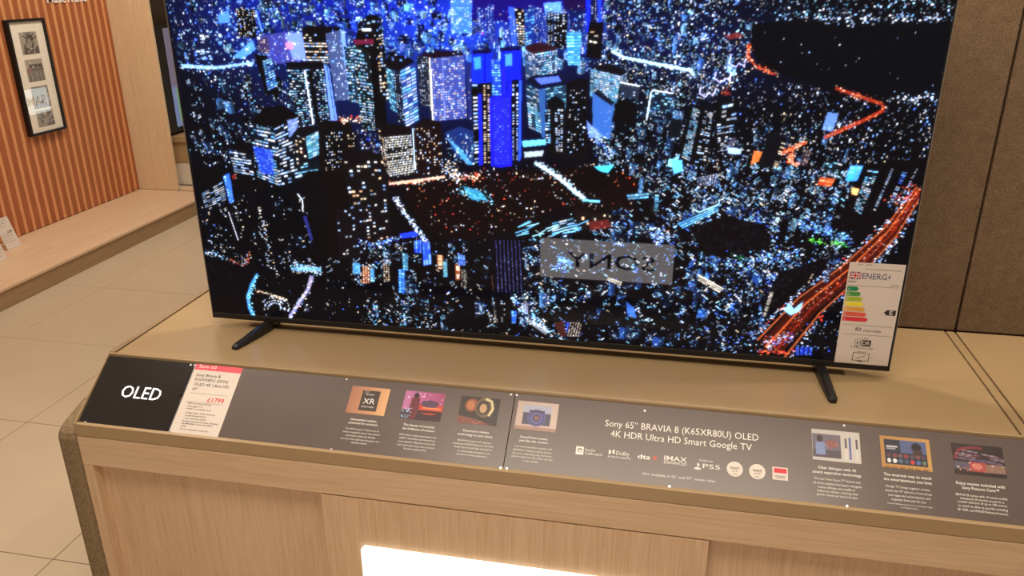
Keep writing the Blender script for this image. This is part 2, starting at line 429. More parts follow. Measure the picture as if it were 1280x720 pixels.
# felt display wall behind the television
YB = 0.2753; XSEAM = 1.6455; XL = -0.1494
wb = tag(box('wall_back', XL + 0.01, 3.44, YB + 0.04, YB + 0.11, 0.0, 2.30, BEIGE), 'brown felt display wall behind the television', 'wall', kind='structure')
box('felt_panel', XL + 0.004, XSEAM - 0.002, YB, YB + 0.04, TOP + 0.001, 2.30, FELT, wb, bevel=0.004)
box('felt_panel', XSEAM + 0.002, 3.44, YB, YB + 0.04, TOP + 0.001, 2.30, FELT, wb, bevel=0.004)

# low plinth under the slatted wall
pl = tag(empty('display_plinth', (-2.28, 1.8, 0)), 'long low oak plinth running along the slatted wall', 'plinth')
def child(o, p):
    o.parent = p; o.matrix_parent_inverse = Matrix.Translation(-Vector(p.location)); return o
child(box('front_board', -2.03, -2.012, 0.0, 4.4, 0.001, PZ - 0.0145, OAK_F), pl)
child(box('top_board', XW + 0.003, -2.005, 0.0, 3.217, PZ - 0.014, PZ - 0.0005, OAK_Y, bevel=0.0015), pl)
child(box('top_board', -2.54, -2.005, 3.244, 3.355, PZ - 0.014, PZ - 0.0005, OAK_Y, bevel=0.0015), pl)
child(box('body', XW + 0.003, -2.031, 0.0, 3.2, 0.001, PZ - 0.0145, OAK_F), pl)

# ================================================================== DISPLAY CABINET
YF = -0.1711; YP = -0.3042; ZP = TOP - 0.0948; ZL = TOP - 0.1235; ZF = TOP - 0.191
REC = 0.023
def cabinet(x0, x1, label, doors, end_felt, end_strip=True):
    c = tag(empty('display_cabinet', ((x0 + x1) / 2, 0, 0)), label, 'cabinet')
    A = lambda o: child(o, c)
    yb = YB - 0.0015
    # carcass
    prof = [(yb, 0.06), (yb, TOP - 0.021), (YF + 0.012, TOP - 0.021), (YP + 0.03, ZP - 0.022), (YP + 0.03, 0.06)]
    A(prism('carcass', prof, 'X', x0 + 0.002, x1 - 0.002, OAK_V))
    A(box('kick_board', x0 + 0.02, x1 - 0.02, YP + 0.06, yb - 0.02, 0.0, 0.06, BROWN))
    # top: laminate field, edge strips left and right, nosing in front
    gl_, gr_ = (x0 + 0.0145 if end_strip else x0 - 0.0022), x1 - 0.0215
    A(box('top_panel', gl_ + 0.0025, gr_ - 0.0022, YF + 0.006, yb, TOP - 0.02, TOP, LAM, bevel=0.0007, seg=1))
    if end_strip: A(box('edge_strip', x0, gl_ - 0.0015, YF + 0.006, yb, TOP - 0.02, TOP + 0.0012, OAK_E, bevel=0.001))
    A(box('edge_strip', gr_ + 0.0015, x1 - 0.0035, YF + 0.006, yb, TOP - 0.02, TOP, LAM_EDGE, bevel=0.001))
    if end_strip: A(box('groove', gl_ - 0.0015, gl_ + 0.0025, YF + 0.03, yb, TOP - 0.02, TOP - 0.005, DARKGAP))
    A(box('groove', gr_ - 0.0022, gr_ + 0.0015, YF + 0.014, yb, TOP - 0.02, TOP - 0.005, DARKGAP))
    A(box('nosing', x0, x1 - 0.001, YF, YF + 0.0058, TOP - 0.018, TOP, LAM_EDGE, bevel=0.0008))
    # slope ends and board
    A(prism('slope_board', [(YF + 0.005, TOP - 0.019), (YF + 0.0005, TOP - 0.019), (YP + 0.018, ZP - 0.0155), (YP + 0.03, ZP - 0.0155)], 'X', x0 + 0.006, x1 - 0.001, DARKGAP))
    A(prism('slope_end', [(YF, TOP - 0.0005), (YP + 0.0005, ZP + 0.0005), (YP + 0.0005, ZP - 0.014), (YF, TOP - 0.019)], 'X', x0, x0 + 0.0035, LAM_EDGE))
    A(box('lip', x0, x1 - 0.001, YP, YP + 0.017, ZL + 0.0006, ZP, LAM_EDGE, bevel=0.0012))
    A(box('fascia', x0, x1 - 0.001, YP, YP + 0.03, ZF, ZL - 0.0006, OAK_H, bevel=0.0007, seg=1))
    A(box('stile', x0, x0 + 0.022, YP, YP + 0.03, 0.06, ZF - 0.0004, OAK_V, bevel=0.0007, seg=1))
    A(box('stile', x1 - 0.023, x1 - 0.001, YP, YP + 0.03, 0.06, ZF - 0.0004, OAK_V, bevel=0.0007, seg=1))
    A(box('recessed_panel', x0 + 0.0225, x1 - 0.0235, YP + REC, YP + 0.0298, 0.06, ZF - 0.0004, OAK_V))
    for (d0, d1, lit) in doors:
        d = A(box('door', d0, d1, YP + 0.0008, YP + REC - 0.0006, 0.075, ZF - 0.0028, OAK_V, bevel=0.0006, seg=1))
        if lit:
            lx0, lx1, lz1 = lit; bm = bmesh.new()
            box_bm(bm, lx0, lx1, YP - 0.010, YP + 0.0004, lz1 - 0.19, lz1)
            es = [e for e in bm.edges if abs(e.verts[0].co.y - e.verts[1].co.y) > 0.005]
            bmesh.ops.bevel(bm, geom=es, offset=0.004, segments=4, affect='EDGES')
            o = bm_obj('light_panel', bm, LIT); o['label'] = 'glowing white rectangular light panel'
            o.parent = d
    if end_felt:
        prof = [(yb, 0.0), (yb, -0.074 + TOP), (-0.12, -0.0755 + TOP), (-0.17, -0.0805 + TOP), (-0.217, -0.0895 + TOP), (-0.252, -0.0995 + TOP), (-0.276, -0.107 + TOP),
                (-0.291, -0.114 + TOP), (-0.300, -0.122 + TOP), (-0.305, -0.134 + TOP), (-0.3055, -0.155 + TOP), (-0.3055, 0.0)]
        o = A(prism('felt_end_panel', prof, 'X', x0 - 0.0525, x0 - 0.001, FELT_D, bevel=0.016)); o['label'] = 'grey brown felt covered end panel with rounded corner'
    return c
cabinet(XL, XSEAM, 'long oak display cabinet with olive top standing under the large television', [(0.374, 1.111, (0.452, 1.033, TOP - 0.303))], True)
cabinet(XSEAM + 0.0006, 3.44, 'neighbouring oak display cabinet with olive top to the right of the television', [(2.17, 2.90, None)], False, False)

# ================================================================== SIGNS ON THE SLOPE
SD = np.array([0, YP + 0.004 - YF, ZP - TOP]); SLEN = np.hypot(SD[1], SD[2]); SD = SD / SLEN
SO = np.array([0, YF - 0.0015, TOP - 0.0045])
SL = Frame(SO, (1, 0, 0), -SD)                 # X right, Y up the slope (0 at top), Z out
T0, T1 = -0.0015, -(SLEN - 0.004)
def sx(x, y): return SL.loc(x, y)
def rect(x0, x1, y0, y1): return [(x0, y0), (x1, y0), (x1, y1), (x0, y1)]
def screw(parent, x, y):
    p = sx(x, y); p[1] = min(max(p[1], T1 + 0.004), T0 - 0.004)
    prism('screw', ring_pts(p[0], p[1], 0.0022, 0.0022, 12), 'Z', 0.0, 0.0016, SCREW, parent)
XD1 = (sx(241, 454)[0] + sx(215, 542)[0]) / 2
XD2 = (sx(643.3, 489.5)[0] + sx(630, 587.3)[0]) / 2
def line_at(text, cx, cyy, wpx, h, bold=0.0):
    a = sx(cx - wpx / 2, cyy - wpx / 2 * 0.1); b = sx(cx + wpx / 2, cyy + wpx / 2 * 0.1)
    yb = (a[1] + b[1]) / 2 - h * 0.45
    return (text, a[0], b[0], yb, h, bold)

# the illuminated category sign
o1 = tag(SL.empty('category_sign'), 'glossy black sign panel with glowing white OLED letters at the left end of the slope', 'sign')
xl1 = XL + 0.0045
notch = sx(229, 497.5)
xr1 = XD1 - 0.0006; nr = 0.009
pts = [(xl1, T1), (xr1, T1), (xr1, notch[1] - nr)] + [(xr1 - nr * math.sin(a), notch[1] - nr * math.cos(a)) for a in np.linspace(0.15, math.pi - 0.15, 12)] + [(xr1, notch[1] + nr), (xr1, T0), (xl1, T0)]
prism('panel', pts, 'Z', -0.003, 0.0, SIGN_BLACK, o1)
flat('notch_backing', ring_pts(xr1 - 0.0002, notch[1], 0.011, 0.011, 16, math.pi / 2, 1.5 * math.pi), -0.0032, DARKGAP, o1)
a = sx(149.5, 496.5); b = sx(196.5, 500.5); c_ = sx(153, 482)
lettering('lettering', [('OLED', a[0], b[0] + 0.003, (a[1] + b[1]) / 2, (c_[1] - a[1]) * 1.02, -0.008)], 0.0003, GLOWTXT, o1, depth=0.0008)
for q in ((239.3, 455.5), (212.9, 540.4), (106.4, 529)): screw(o1, *q)

# price ticket slid into the slope
TK = [sx(242.7, 454), sx(300.4, 459.3), sx(274.9, 550), sx(216.7, 542.7)]
tx0 = XD1 + 0.001; tx1 = (TK[1][0] + TK[2][0]) / 2
tk = tag(SL.empty('price_ticket'), 'white paper price ticket with pink band and red £1799 beside the OLED sign', 'price ticket')
flat('card', rect(tx0, tx1, T1, T0), 0.0004, PAPER, tk, thick=0.0012)
yb1 = (sx(241, 461.5)[1] + sx(299.3, 467)[1]) / 2
flat('pink_band', rect(tx0, tx1, yb1, T0), 0.0006, PINK, tk)
def tl(text, xa, ya, xb, yb_, h, bold=0.0):       # crop-1 pixels (60,420) at 4.5x, baseline ends
    p = sx(60 + xa / 4.5, 420 + ya / 4.5); q = sx(60 + xb / 4.5, 420 + yb_ / 4.5)
    return (text, p[0], q[0], (p[1] + q[1]) / 2, h, bold)
lettering('band_lettering', [tl('Save £0', 850, 178, 948, 186, 0.0065, 0.004)], 0.0008, INK_W, tk)
lettering('product_lettering', [tl('Sony Bravia 8', 833, 226, 968, 238, 0.0062), tl('K65XR80U (2024)', 825, 252, 1012, 266, 0.0062),
          tl('OLED 4K Ultra HD', 818, 280, 1016, 294, 0.0062), tl('65”', 810, 304, 845, 306, 0.006)], 0.0007, INK_K, tk)
lettering('price_lettering', [tl('£1799', 893, 372, 986, 380, 0.0095, 0.012)], 0.0007, INK_R, tk)
lettering('detail_lettering', [tl('2024 Sony Bravia 8 range', 786, 382, 918, 392, 0.003), tl('• Google TV', 775, 398, 870, 404, 0.003), tl('• HDMI 2.1 x2, HDMI 2.0 x2', 772, 412, 915, 424, 0.003),
          tl('• Dolby Vision, Dolby Atmos &', 768, 436, 940, 448, 0.003), tl('Google Assistant built-in', 770, 450, 890, 460, 0.003), tl('• 5 year guarantee included', 760, 466, 888, 476, 0.003),
          tl('Product code for & more. Product', 755, 482, 955, 500, 0.0032, 0.006), tl('Pay Monthly 12 months 0% R', 750, 494, 925, 512, 0.0032, 0.006), tl('APR', 746, 510, 775, 513, 0.003), tl('visit our website for more info', 740, 526, 898, 542, 0.003)], 0.0007, INK_K, tk)
flat('rule', rect(tx0 + 0.012, tx1 - 0.012, sx(250, 492)[1] - 0.0004, sx(250, 492)[1]), 0.0007, INK_K, tk)
flat('rule', rect(tx0 + 0.010, tx1 - 0.014, sx(246, 503)[1] - 0.0004, sx(246, 503)[1]), 0.0007, INK_K, tk)
flat('pocket_edge', rect(XD1 - 0.0004, XD1 + 0.0008, T1, T0), 0.0009, SCREW, tk)

# thumbnails
def thumb(parent, corners, painter, n=(72, 46)):
    q = [sx(*c) for c in corners]
    xa = (q[0][0] + q[3][0]) / 2; xb = (q[1][0] + q[2][0]) / 2; ya = (q[2][1] + q[3][1]) / 2; yb_ = (q[0][1] + q[1][1]) / 2
    cv = Canvas(n[0], n[1], lambda u, v: (u * n[0], v * n[1]))
    painter(cv)
    return grid_print('picture', cv.linear(0.85), xa, xb, ya, yb_, 0.0004, PRINT, parent)
def fill(cv, c0, c1, ax=0):
    t = np.linspace(0, 1, cv.W if ax == 0 else cv.H); g_ = np.array(c0)[None] * (1 - t[:, None]) + np.array(c1)[None] * t[:, None]
    cv.im[:] = g_[None, :, :] if ax == 0 else g_[:, None, :]
def ell(cv, cx, cyy, rx, ry, col, a=1.0):
    cv.poly(ring_pts(cx, cyy, rx, ry, 24), col, a)
def rc(cv, x0, x1, y0_, y1, col, a=1.0): cv.poly([(x0, y0_), (x1, y0_), (x1, y1), (x0, y1)], col, a)
def p_chip(cv):
    fill(cv, (176, 118, 92), (232, 178, 124)); rc(cv, .30, .76, .14, .86, (72, 58, 52)); cv.poly([(.33, .14), (.5, .14), (.42, .3)], (150, 130, 116), .7)
def p_car(cv):
    fill(cv, (196, 120, 170), (170, 70, 120)); cv.dots([(0, 0), (1, 0), (1, .55), (0, .55)], 260, ((240, 200, 230), (150, 60, 150), (230, 110, 170), (90, 60, 120)), clump=.5)
    rc(cv, 0, 1, .68, 1, (60, 30, 38)); ell(cv, .68, .58, .36, .2, (206, 70, 50)); ell(cv, .66, .42, .22, .13, (90, 60, 90)); rc(cv, .38, 1, .66, .74, (60, 20, 24)); rc(cv, .5, .95, .54, .58, (250, 150, 90))
    ell(cv, .3, .16, .07, .1, (50, 24, 34)); cv.poly([(.2, .25), (.4, .25), (.42, .65), (.36, 1), (.22, 1), (.18, .6)], (110, 40, 48)); cv.dots([(0, .6), (.25, .6), (.2, 1), (0, 1)], 60, ((180, 200, 240),))
def p_astro(cv):
    fill(cv, (58, 42, 36), (48, 38, 32)); ell(cv, .3, .32, .16, .24, (150, 80, 52)); ell(cv, .28, .32, .1, .17, (190, 120, 76)); ell(cv, .64, .36, .24, .36, (120, 98, 70)); ell(cv, .6, .38, .17, .27, (66, 50, 40)); ell(cv, .6, .4, .09, .17, (196, 160, 116))
    cv.line([(.62, .05), (.78, .12), (.84, .4), (.76, .66)], 3, 3, (226, 208, 160)); cv.poly([(0, .72), (.5, .82), (.9, 1), (0, 1)], (128, 70, 58)); cv.dots([(0, .74), (.5, .84), (.8, 1), (0, 1)], 120, ((170, 110, 90), (80, 44, 40)))
def p_sound(cv):
    fill(cv, (196, 172, 160), (206, 184, 172)); rc(cv, 0, 1, .86, 1, (168, 132, 118)); rc(cv, .17, .84, .12, .8, (76, 72, 92)); rc(cv, .17, .84, .12, .4, (176, 176, 196))
    for r_, c in ((.3, (96, 92, 160)), (.25, (70, 66, 100)), (.2, (110, 106, 180)), (.14, (84, 66, 84)), (.07, (150, 100, 90))): ell(cv, .5, .56, r_ * .75, r_, c, .85)
    rc(cv, .3, .68, .3, .36, (60, 60, 80))
def p_voice(cv):
    fill(cv, (198, 190, 182), (208, 200, 192)); rc(cv, .02, .6, .15, .9, (112, 104, 118)); rc(cv, .02, .6, .66, .9, (84, 74, 84)); ell(cv, .42, .45, .14, .12, (150, 90, 84)); cv.dots([(.25, .2), (.6, .2), (.6, .6), (.25, .6)], 90, ((190, 180, 200), (150, 90, 80), (90, 90, 120)))
    ell(cv, .17, .3, .06, .12, (64, 46, 46)); cv.poly([(.08, .42), (.26, .42), (.28, .8), (.08, .8)], (130, 146, 190))
    for x_, c, y_ in ((.70, (90, 84, 84), .25), (.78, (80, 90, 160), .2), (.92, (90, 84, 84), .25)): rc(cv, x_ - .02, x_ + .02, y_, .55, c); rc(cv, x_ - .02, x_ + .02, .55, .9, (96, 104, 170) if x_ == .78 else (222, 214, 206))
def p_smart(cv):
    fill(cv, (190, 140, 78), (206, 158, 92)); rc(cv, .09, .91, .1, .86, (52, 50, 66)); rc(cv, .4, .91, .1, .5, (92, 104, 146)); ell(cv, .72, .3, .1, .14, (44, 32, 40)); cv.poly([(.6, .62), (.66, .38), (.82, .38), (.86, .62)], (74, 52, 54)); rc(cv, .12, .35, .3, .34, (220, 220, 220)); rc(cv, .12, .3, .38, .41, (170, 170, 180))
    for i in range(7): ell(cv, .16 + i * .115, .76, .042, .065, ((232, 230, 226), (240, 238, 236), (90, 110, 130), (80, 90, 110), (206, 70, 70), (90, 110, 170), (110, 130, 100))[i]); rc(cv, .12 + i * .115, .2 + i * .115, .54, .66, ((96, 70, 66), (140, 70, 70), (120, 90, 90), (150, 70, 70), (96, 80, 96), (130, 80, 80), (90, 70, 80))[i])
    for i in range(6): rc(cv, .05 + i * .15, .17 + i * .15, .93, .99, (160, 112, 58))
def p_movies(cv):
    fill(cv, (66, 50, 48), (58, 46, 48)); cv.line([(.04, .5), (.15, .2), (.4, .1), (.6, .12)], 4, 3, (150, 60, 74), .8)
    for i in range(26):
        y_ = .2 + .4 * rng.random(); x_ = rng.uniform(.05, .75); cv.poly([(x_, y_), (x_ + .3, y_ + .04), (x_ + .3, y_ + .08), (x_, y_ + .03)], ((150, 130, 150), (120, 66, 76), (170, 160, 180), (90, 80, 110))[i % 4], .8)
    rc(cv, .02, .3, .58, .82, (100, 92, 108)); rc(cv, .3, .62, .56, .86, (176, 84, 80)); ell(cv, .46, .7, .1, .1, (216, 130, 116)); rc(cv, .62, .98, .6, .86, (150, 116, 100)); cv.dots([(.02, .58), (.98, .6), (.98, .86), (.02, .84)], 160, ((190, 130, 110), (110, 80, 90), (200, 180, 170), (70, 60, 90)))

i1 = tag(SL.empty('information_panel'), 'charcoal information panel with three small pictures between the price ticket and the centre joint', 'sign')
flat('panel', rect(tx1 + 0.0004, XD2 - 0.0008, T1, T0), 0.0, SIGN_GREY, i1, thick=0.003)
i2 = tag(SL.empty('information_panel'), 'long charcoal information panel with product title, logos and four pictures right of the centre joint', 'sign')
flat('panel', rect(XD2 + 0.0008, XSEAM - 0.003, T1, T0), 0.0, SIGN_GREY, i2, thick=0.003)
for q in ((243.6, 456.5), (433.9, 473.5), (414.2, 562), (639, 491.7), (626, 585.2)): 
    if q[0] > 300: screw(i1, *q)
    else: screw(tk, *q)
for q in ((646.4, 492.5), (633.7, 585.9), (806, 513.8), (836.8, 608.3), (1054.7, 530.5), (1058.6, 634)): screw(i2, *q)
BLURBS = [
 (i1, [(440.1, 482.2), (487.4, 486.3), (481, 520), (432.6, 515.8)], p_chip,
  [('Unmatched realism,', 454.8, 525.5, 32.6), ('powered for precision', 454.2, 529.8, 36)],
  [('Our XR Processor™ features an AI', 452.7, 537.4, 41), ('scene recognition system that detects', 451.7, 541.5, 46), ('and analyses data with flawless', 450.8, 545.7, 37), ('accuracy then optimises the picture for', 450, 550, 48), ('ultimate realism.', 448.8, 554, 20)]),
 (i1, [(507.2, 487.8), (556.6, 492.6), (551, 527.4), (500.3, 522.8)], p_car,
  [('The beauty of contrast,', 524, 532.6, 39.4), ('the brilliance of colours', 523, 537.2, 40)],
  [('With Sony’s unique technologies and', 522, 545, 46), ('OLED’s deep blacks and vibrant hues', 521.5, 549.3, 45), ('come together, filling the screen with', 520.5, 553.6, 46), ('vivid detail that brings every scene to', 520, 558, 47), ('life with stunning clarity.', 519, 562, 29)]),
 (i1, [(576.9, 494.9), (625.2, 498.9), (621, 533.2), (571.4, 527.8)], p_astro,
  [('Experience cinema', 595, 539.5, 32.5), ('technology in your home', 593.8, 544.4, 43.7)],
  [('BRAVIA 8 supports the rigorous', 593, 552, 41.5), ('standards of IMAX® Enhanced, DTS:X®,', 591.5, 556.3, 51), ('Dolby Vision® and Dolby Atmos® for', 591.5, 560.6, 47), ('an unbelievably atmospheric and', 591.7, 565.3, 40.6), ('immersive viewing experience.', 590, 569.3, 39)]),
 (i2, [(647.8, 500.7), (698.3, 505.2), (695, 540.4), (643, 536.4)], p_sound,
  [('Sound from screen,', 667.7, 547.6, 35), ('just like the cinema', 666.8, 552.1, 35.6)],
  [('Your screen becomes a speaker with', 666.5, 559.7, 47.5), ('BRAVIA 8. Actuators vibrate behind', 665.5, 564.2, 47), ('the screen, delivering crisp, immersive', 665, 568.4, 49.6), ('sound straight from the screen, just like', 664.6, 572.5, 52), ('in the cinema.', 663.5, 576.9, 19)]),
 (i2, [(1014.7, 535.8), (1074.8, 541.4), (1076, 580.8), (1015.3, 573.6)], p_voice,
  [('Clear dialogue with AI', 1046, 586.3, 47), ('sound separation technology', 1046.2, 592.2, 61)],
  [('The new Voice Zoom 3™ feature uses', 1046.5, 600.5, 58), ('AI driven machine learning to recognise', 1046.7, 606, 60.6), ('human dialogue and amplify or', 1046, 610.8, 46), ('reduce its volume, ensuring even', 1046.8, 615.6, 51), ('speech sounds are loud and clear', 1046.5, 620.2, 51.4)]),
 (i2, [(1100, 544), (1162.3, 550.2), (1164.7, 590), (1101.7, 583.4)], p_smart,
  [('The smartest way to watch', 1134.3, 595.5, 59.5), ('the entertainment you love', 1134.6, 601.4, 60)],
  [('Google TV brings together movies,', 1135, 610.1, 56), ('shows, live TV and more from across', 1135.6, 615.6, 58), ('your apps and subscriptions, and', 1136.5, 621, 53), ('organises them just for you.', 1135.9, 626, 44)]),
 (i2, [(1190.3, 552.8), (1254.9, 560.5), (1256.4, 598.8), (1191.4, 591)], p_movies,
  [('Enjoy movies included with', 1225.5, 606.4, 61), ('Sony Pictures Core™', 1225.7, 611.9, 46.6)],
  [('BRAVIA 8 comes with 10 movie credits', 1227, 621, 64.5), ('included & 24 months access for a', 1227.5, 625.5, 54.7), ('curated selection of up to 100 movies', 1227.8, 629.8, 62), ('to watch as often as you like including', 1228.6, 634.9, 62), ('4K HDR, and IMAX® Enhanced movies.', 1228.6, 639.9, 63.4)]),
]
for k, (par, cor, pf, head, body) in enumerate(BLURBS):
    pic = thumb(par, cor, pf)
    if k == 0:
        q = sx(461.5, 501.5)
        lettering('chip_lettering', [('XR', q[0] - 0.012, q[0] + 0.012, q[1] - 0.006, 0.011), ('COGNITIVE PROCESSOR', q[0] - 0.013, q[0] + 0.013, q[1] - 0.014, 0.003), ('SONY', q[0] - 0.009, q[0] + 0.008, q[1] + 0.012, 0.003)], 0.0008, INK_W, pic)
    hh = 0.0042 if k < 4 else 0.0048; hb = 0.0034 if k < 4 else 0.0039
    lettering('heading', [line_at(t, x, y, w_, hh, 0.012) for t, x, y, w_ in head], 0.0004, INK_W, par)
    lettering('paragraph', [line_at(t, x, y, w_, hb) for t, x, y, w_ in body], 0.0004, INK_W, par)
lettering('small_print', [line_at('To use the full features of this TV, you will need to log in', 1137, 631.6, 57, 0.0024), line_at('to a Google Account.', 1136.7, 635.3, 22, 0.0024)], 0.0004, INK_W, i2)
def C5(x, y): return sx(700 + x / 4.129, 500 + y / 4.129)
def l5(text, xa, ya, xb, yb_, h, bold=0.0):
    p = C5(xa, ya); q = C5(xb, yb_); return (text, p[0], q[0], (p[1] + q[1]) / 2, h, bold)
lettering('title', [l5('Sony 65” BRAVIA 8 (K65XR80U) OLED', 232, 136, 1025, 210, 0.0125, 0.0), l5('4K HDR Ultra HD Smart Google TV', 260, 190, 990, 262, 0.0125, 0.0)], 0.0004, INK_W, i2)
lettering('size_note', [l5('Also available in 55” and 77” screen sizes', 423, 388, 800, 424, 0.0046)], 0.0004, INK_W, i2)
# logos
def sq(name, x0, x1, y0_, y1, mat, z=0.0004, parent=i2):
    a_ = C5(x0, (y0_ + y1) / 2); b_ = C5(x1, (y0_ + y1) / 2); u = C5((x0 + x1) / 2, y0_); d_ = C5((x0 + x1) / 2, y1)
    return flat(name, rect(a_[0], b_[0], d_[1], u[1]), z, mat, parent)
lg = sq('studio_logo', 82, 122, 240, 282, INK_W); sq('studio_logo_inset', 92, 114, 250, 270, SIGN_GREY, 0.0006); sq('studio_logo_bar', 96, 112, 258, 268, INK_W, 0.0008)
lettering('studio_lettering', [l5('Studio', 128, 264, 182, 267, 0.0048), l5('Calibrated', 127, 281, 214, 289, 0.0048)], 0.0004, INK_W, i2)
for s_, x_ in ((1, 252), (-1, 282)):
    a_ = C5(x_, 268); pts = [(a_[0], a_[1] - 0.0045), (a_[0], a_[1] + 0.0045)] + [(a_[0] + s_ * 0.0042 * math.cos(t_), a_[1] + 0.0045 * math.sin(t_)) for t_ in np.linspace(1.4, -1.4, 8)]
    flat('dolby_symbol', pts, 0.0004, INK_W, i2)
lettering('dolby_lettering', [l5('Dolby', 290, 283, 358, 290, 0.0072), l5('ATMOS·VISION', 245, 297, 362, 307, 0.0034)], 0.0004, INK_W, i2)
lettering('dts_lettering', [l5('dts', 399, 302, 465, 308, 0.0085, 0.02)], 0.0004, INK_W, i2)
lettering('dts_cross', [l5('x', 475, 310, 502, 312, 0.0115, 0.0)], 0.0004, INK_O, i2)
lettering('imax_lettering', [l5('IMAX', 537, 311, 655, 321, 0.0085, 0.006), l5('ENHANCED', 537, 329, 655, 339, 0.0052)], 0.0004, INK_W, i2)
lettering('console_lettering', [l5('Perfect for', 720, 317, 790, 323, 0.0040), l5('PS5', 737, 352, 826, 360, 0.0080)], 0.0004, INK_W, i2)
a_ = C5(710, 344)
flat('console_mark', [(a_[0] - 0.0008, a_[1] - 0.004), (a_[0] + 0.0012, a_[1] - 0.005), (a_[0] + 0.0012, a_[1] + 0.0035), (a_[0] + 0.004, a_[1] + 0.002), (a_[0] + 0.003, a_[1] + 0.0055), (a_[0] - 0.0008, a_[1] + 0.007)], 0.0004, INK_W, i2)
flat('console_mark', ring_pts(a_[0], a_[1] - 0.0035, 0.0062, 0.0022, 14), 0.0004, INK_W, i2)
for xq in (902, 1018):
    c5 = C5(xq, 357 if xq == 902 else 370)
    bd = flat('award_badge', ring_pts(c5[0], c5[1], 0.0138, 0.0138, 32), 0.0004, PAPER, i2)
    lettering('badge_lettering', [('WHAT?', c5[0] - 0.008, c5[0] + 0.008, c5[1] - 0.0005, 0.0042, .02), ('HI·FI', c5[0] - 0.005, c5[0] + 0.005, c5[1] - 0.0052, 0.003), ('★★★★★', c5[0] - 0.004, c5[0] + 0.004, c5[1] - 0.0105, 0.002)], 0.0006, INK_K, bd)
bd = sq('award_square', 1096, 1176, 348, 414, PAPER); sq('award_red_bar', 1104, 1170, 354, 378, INK_R, 0.0006)
c5 = C5(1136, 396); flat('award_rule', rect(c5[0] - 0.0095, c5[0] + 0.0095, c5[1] + 0.0002, c5[1] + 0.0012), 0.0006, INK_K, i2); flat('award_rule', rect(c5[0] - 0.008, c5[0] + 0.008, c5[1] - 0.003, c5[1] - 0.002), 0.0006, INK_K, i2)

# ================================================================== TELEVISION
TVW, TVH, HB = 1.443, 0.832, TOP + 0.022
tv = tag(empty('television', (TVW / 2, 0.02, TOP)), 'large flat television showing a blue city at night on the olive cabinet top', 'television')
A = lambda o: child(o, tv)
SC = Frame((0, -0.0006, HB), (1, 0, 0), (0, 0, 1))
px0, px1, pz0, pz1 = 0.0035, TVW - 0.0035, 0.0125, TVH - 0.004
CW, CH = 1110, 632
def to_uv(x, y):
    p = SC.loc(x, y); return ((p[0] - px0) / (px1 - px0) * CW, (pz1 - p[1]) / (pz1 - pz0) * CH)
WB = ((225, 236, 255), (190, 215, 255), (150, 190, 255), (235, 235, 240)); BL = ((80, 125, 255), (110, 165, 255), (140, 200, 255), (60, 90, 235)); CYA = ((130, 210, 245), (170, 230, 250), (100, 180, 240))
WM = ((255, 225, 190), (255, 205, 160), (245, 235, 220)); RD = ((230, 70, 50), (255, 120, 70), (200, 50, 60)); MIX = WB + WB + BL[:2] + CYA + WM[:1]
cv = Canvas(CW, CH, to_uv, (5, 4, 8))
# glow of the far centre
cv.glow((450, -10), 210, 60, (8, 22, 112)); cv.glow((560, 45), 90, 42, (16, 40, 92)); cv.glow((300, 50), 80, 50, (4, 10, 42)); cv.glow((700, 40), 110, 60, (4, 8, 34)); cv.glow((620, 120), 110, 80, (2, 6, 34)); cv.glow((880, 60), 130, 60, (4, 8, 34)); cv.glow((430, 120), 130, 60, (6, 14, 50))
TL_ = [(150, -90), (600, -90), (600, 60), (440, 120), (360, 90), (215, 60)]
def lean(x_): return -(x_ - 650) * (0.0006 if x_ < 800 else 0.0009)
def mini(n, x0_, x1_, y0_, y1_, w0, w1, h0, h1, bases, pal, p=.5, roof=(8, 8, 22), cx_=None, sg=1e9):
    for t_ in sorted(rng.uniform(y0_, y1_, n)):
        x_ = rng.uniform(x0_, x1_); w_ = rng.uniform(w0, w1); h_ = rng.uniform(h0, h1); l_ = lean(x_) * h_; k_ = rng.uniform(.25, .75) * w_; d_ = rng.uniform(1, 3)
        f_ = math.exp(-((x_ - cx_) / sg) ** 2) if cx_ else 1.0; b_ = np.array(bases[rng.integers(0, len(bases))], float) * rng.uniform(.35, 1.0) * f_
        rw = max(2, int(h_ / 2.1)); c1 = max(1, int(k_ / 2)); c2 = max(1, int((w_ - k_) / 2))
        cv.face([(x_, t_), (x_ + k_, t_ + d_), (x_ + k_ + l_, t_ + d_ + h_), (x_ + l_, t_ + h_)], rw, c1, b_, pal, p, .85, .55)
        cv.face([(x_ + k_, t_ + d_), (x_ + w_, t_), (x_ + w_ + l_, t_ + h_), (x_ + k_ + l_, t_ + d_ + h_)], rw, c2, b_ * .55, pal, p * .6, .85, .55)
        cv.poly([(x_, t_), (x_ + k_ * .9, t_ - d_), (x_ + w_, t_), (x_ + k_, t_ + d_)], roof if rng.random() < .6 else b_ * .8)
FAR = ((70, 130, 240), (110, 180, 250), (40, 70, 200), (160, 210, 255), (20, 30, 110), (12, 16, 60), (90, 110, 220))
cv.dots(TL_, 2600, BL + WB + CYA, lo=.2, clump=.3)
mini(420, 320, 600, -85, 70, 4, 13, 4, 13, FAR, WB + CYA + BL, .35, (14, 22, 90), 500, 170)
mini(70, 215, 330, -80, 78, 4, 11, 4, 12, FAR, WB + CYA, .35, (8, 12, 50), 330, 110)
mini(60, 600, 760, 20, 78, 4, 10, 6, 16, FAR, WB + CYA + WM[:1], .5, (8, 10, 40))
cv.dots(TL_, 1500, BL + WB + CYA, lo=.3, clump=.5); cv.dots([(210, 0), (380, 0), (380, 90), (228, 85)], 420, WB + BL + CYA, clump=.5)
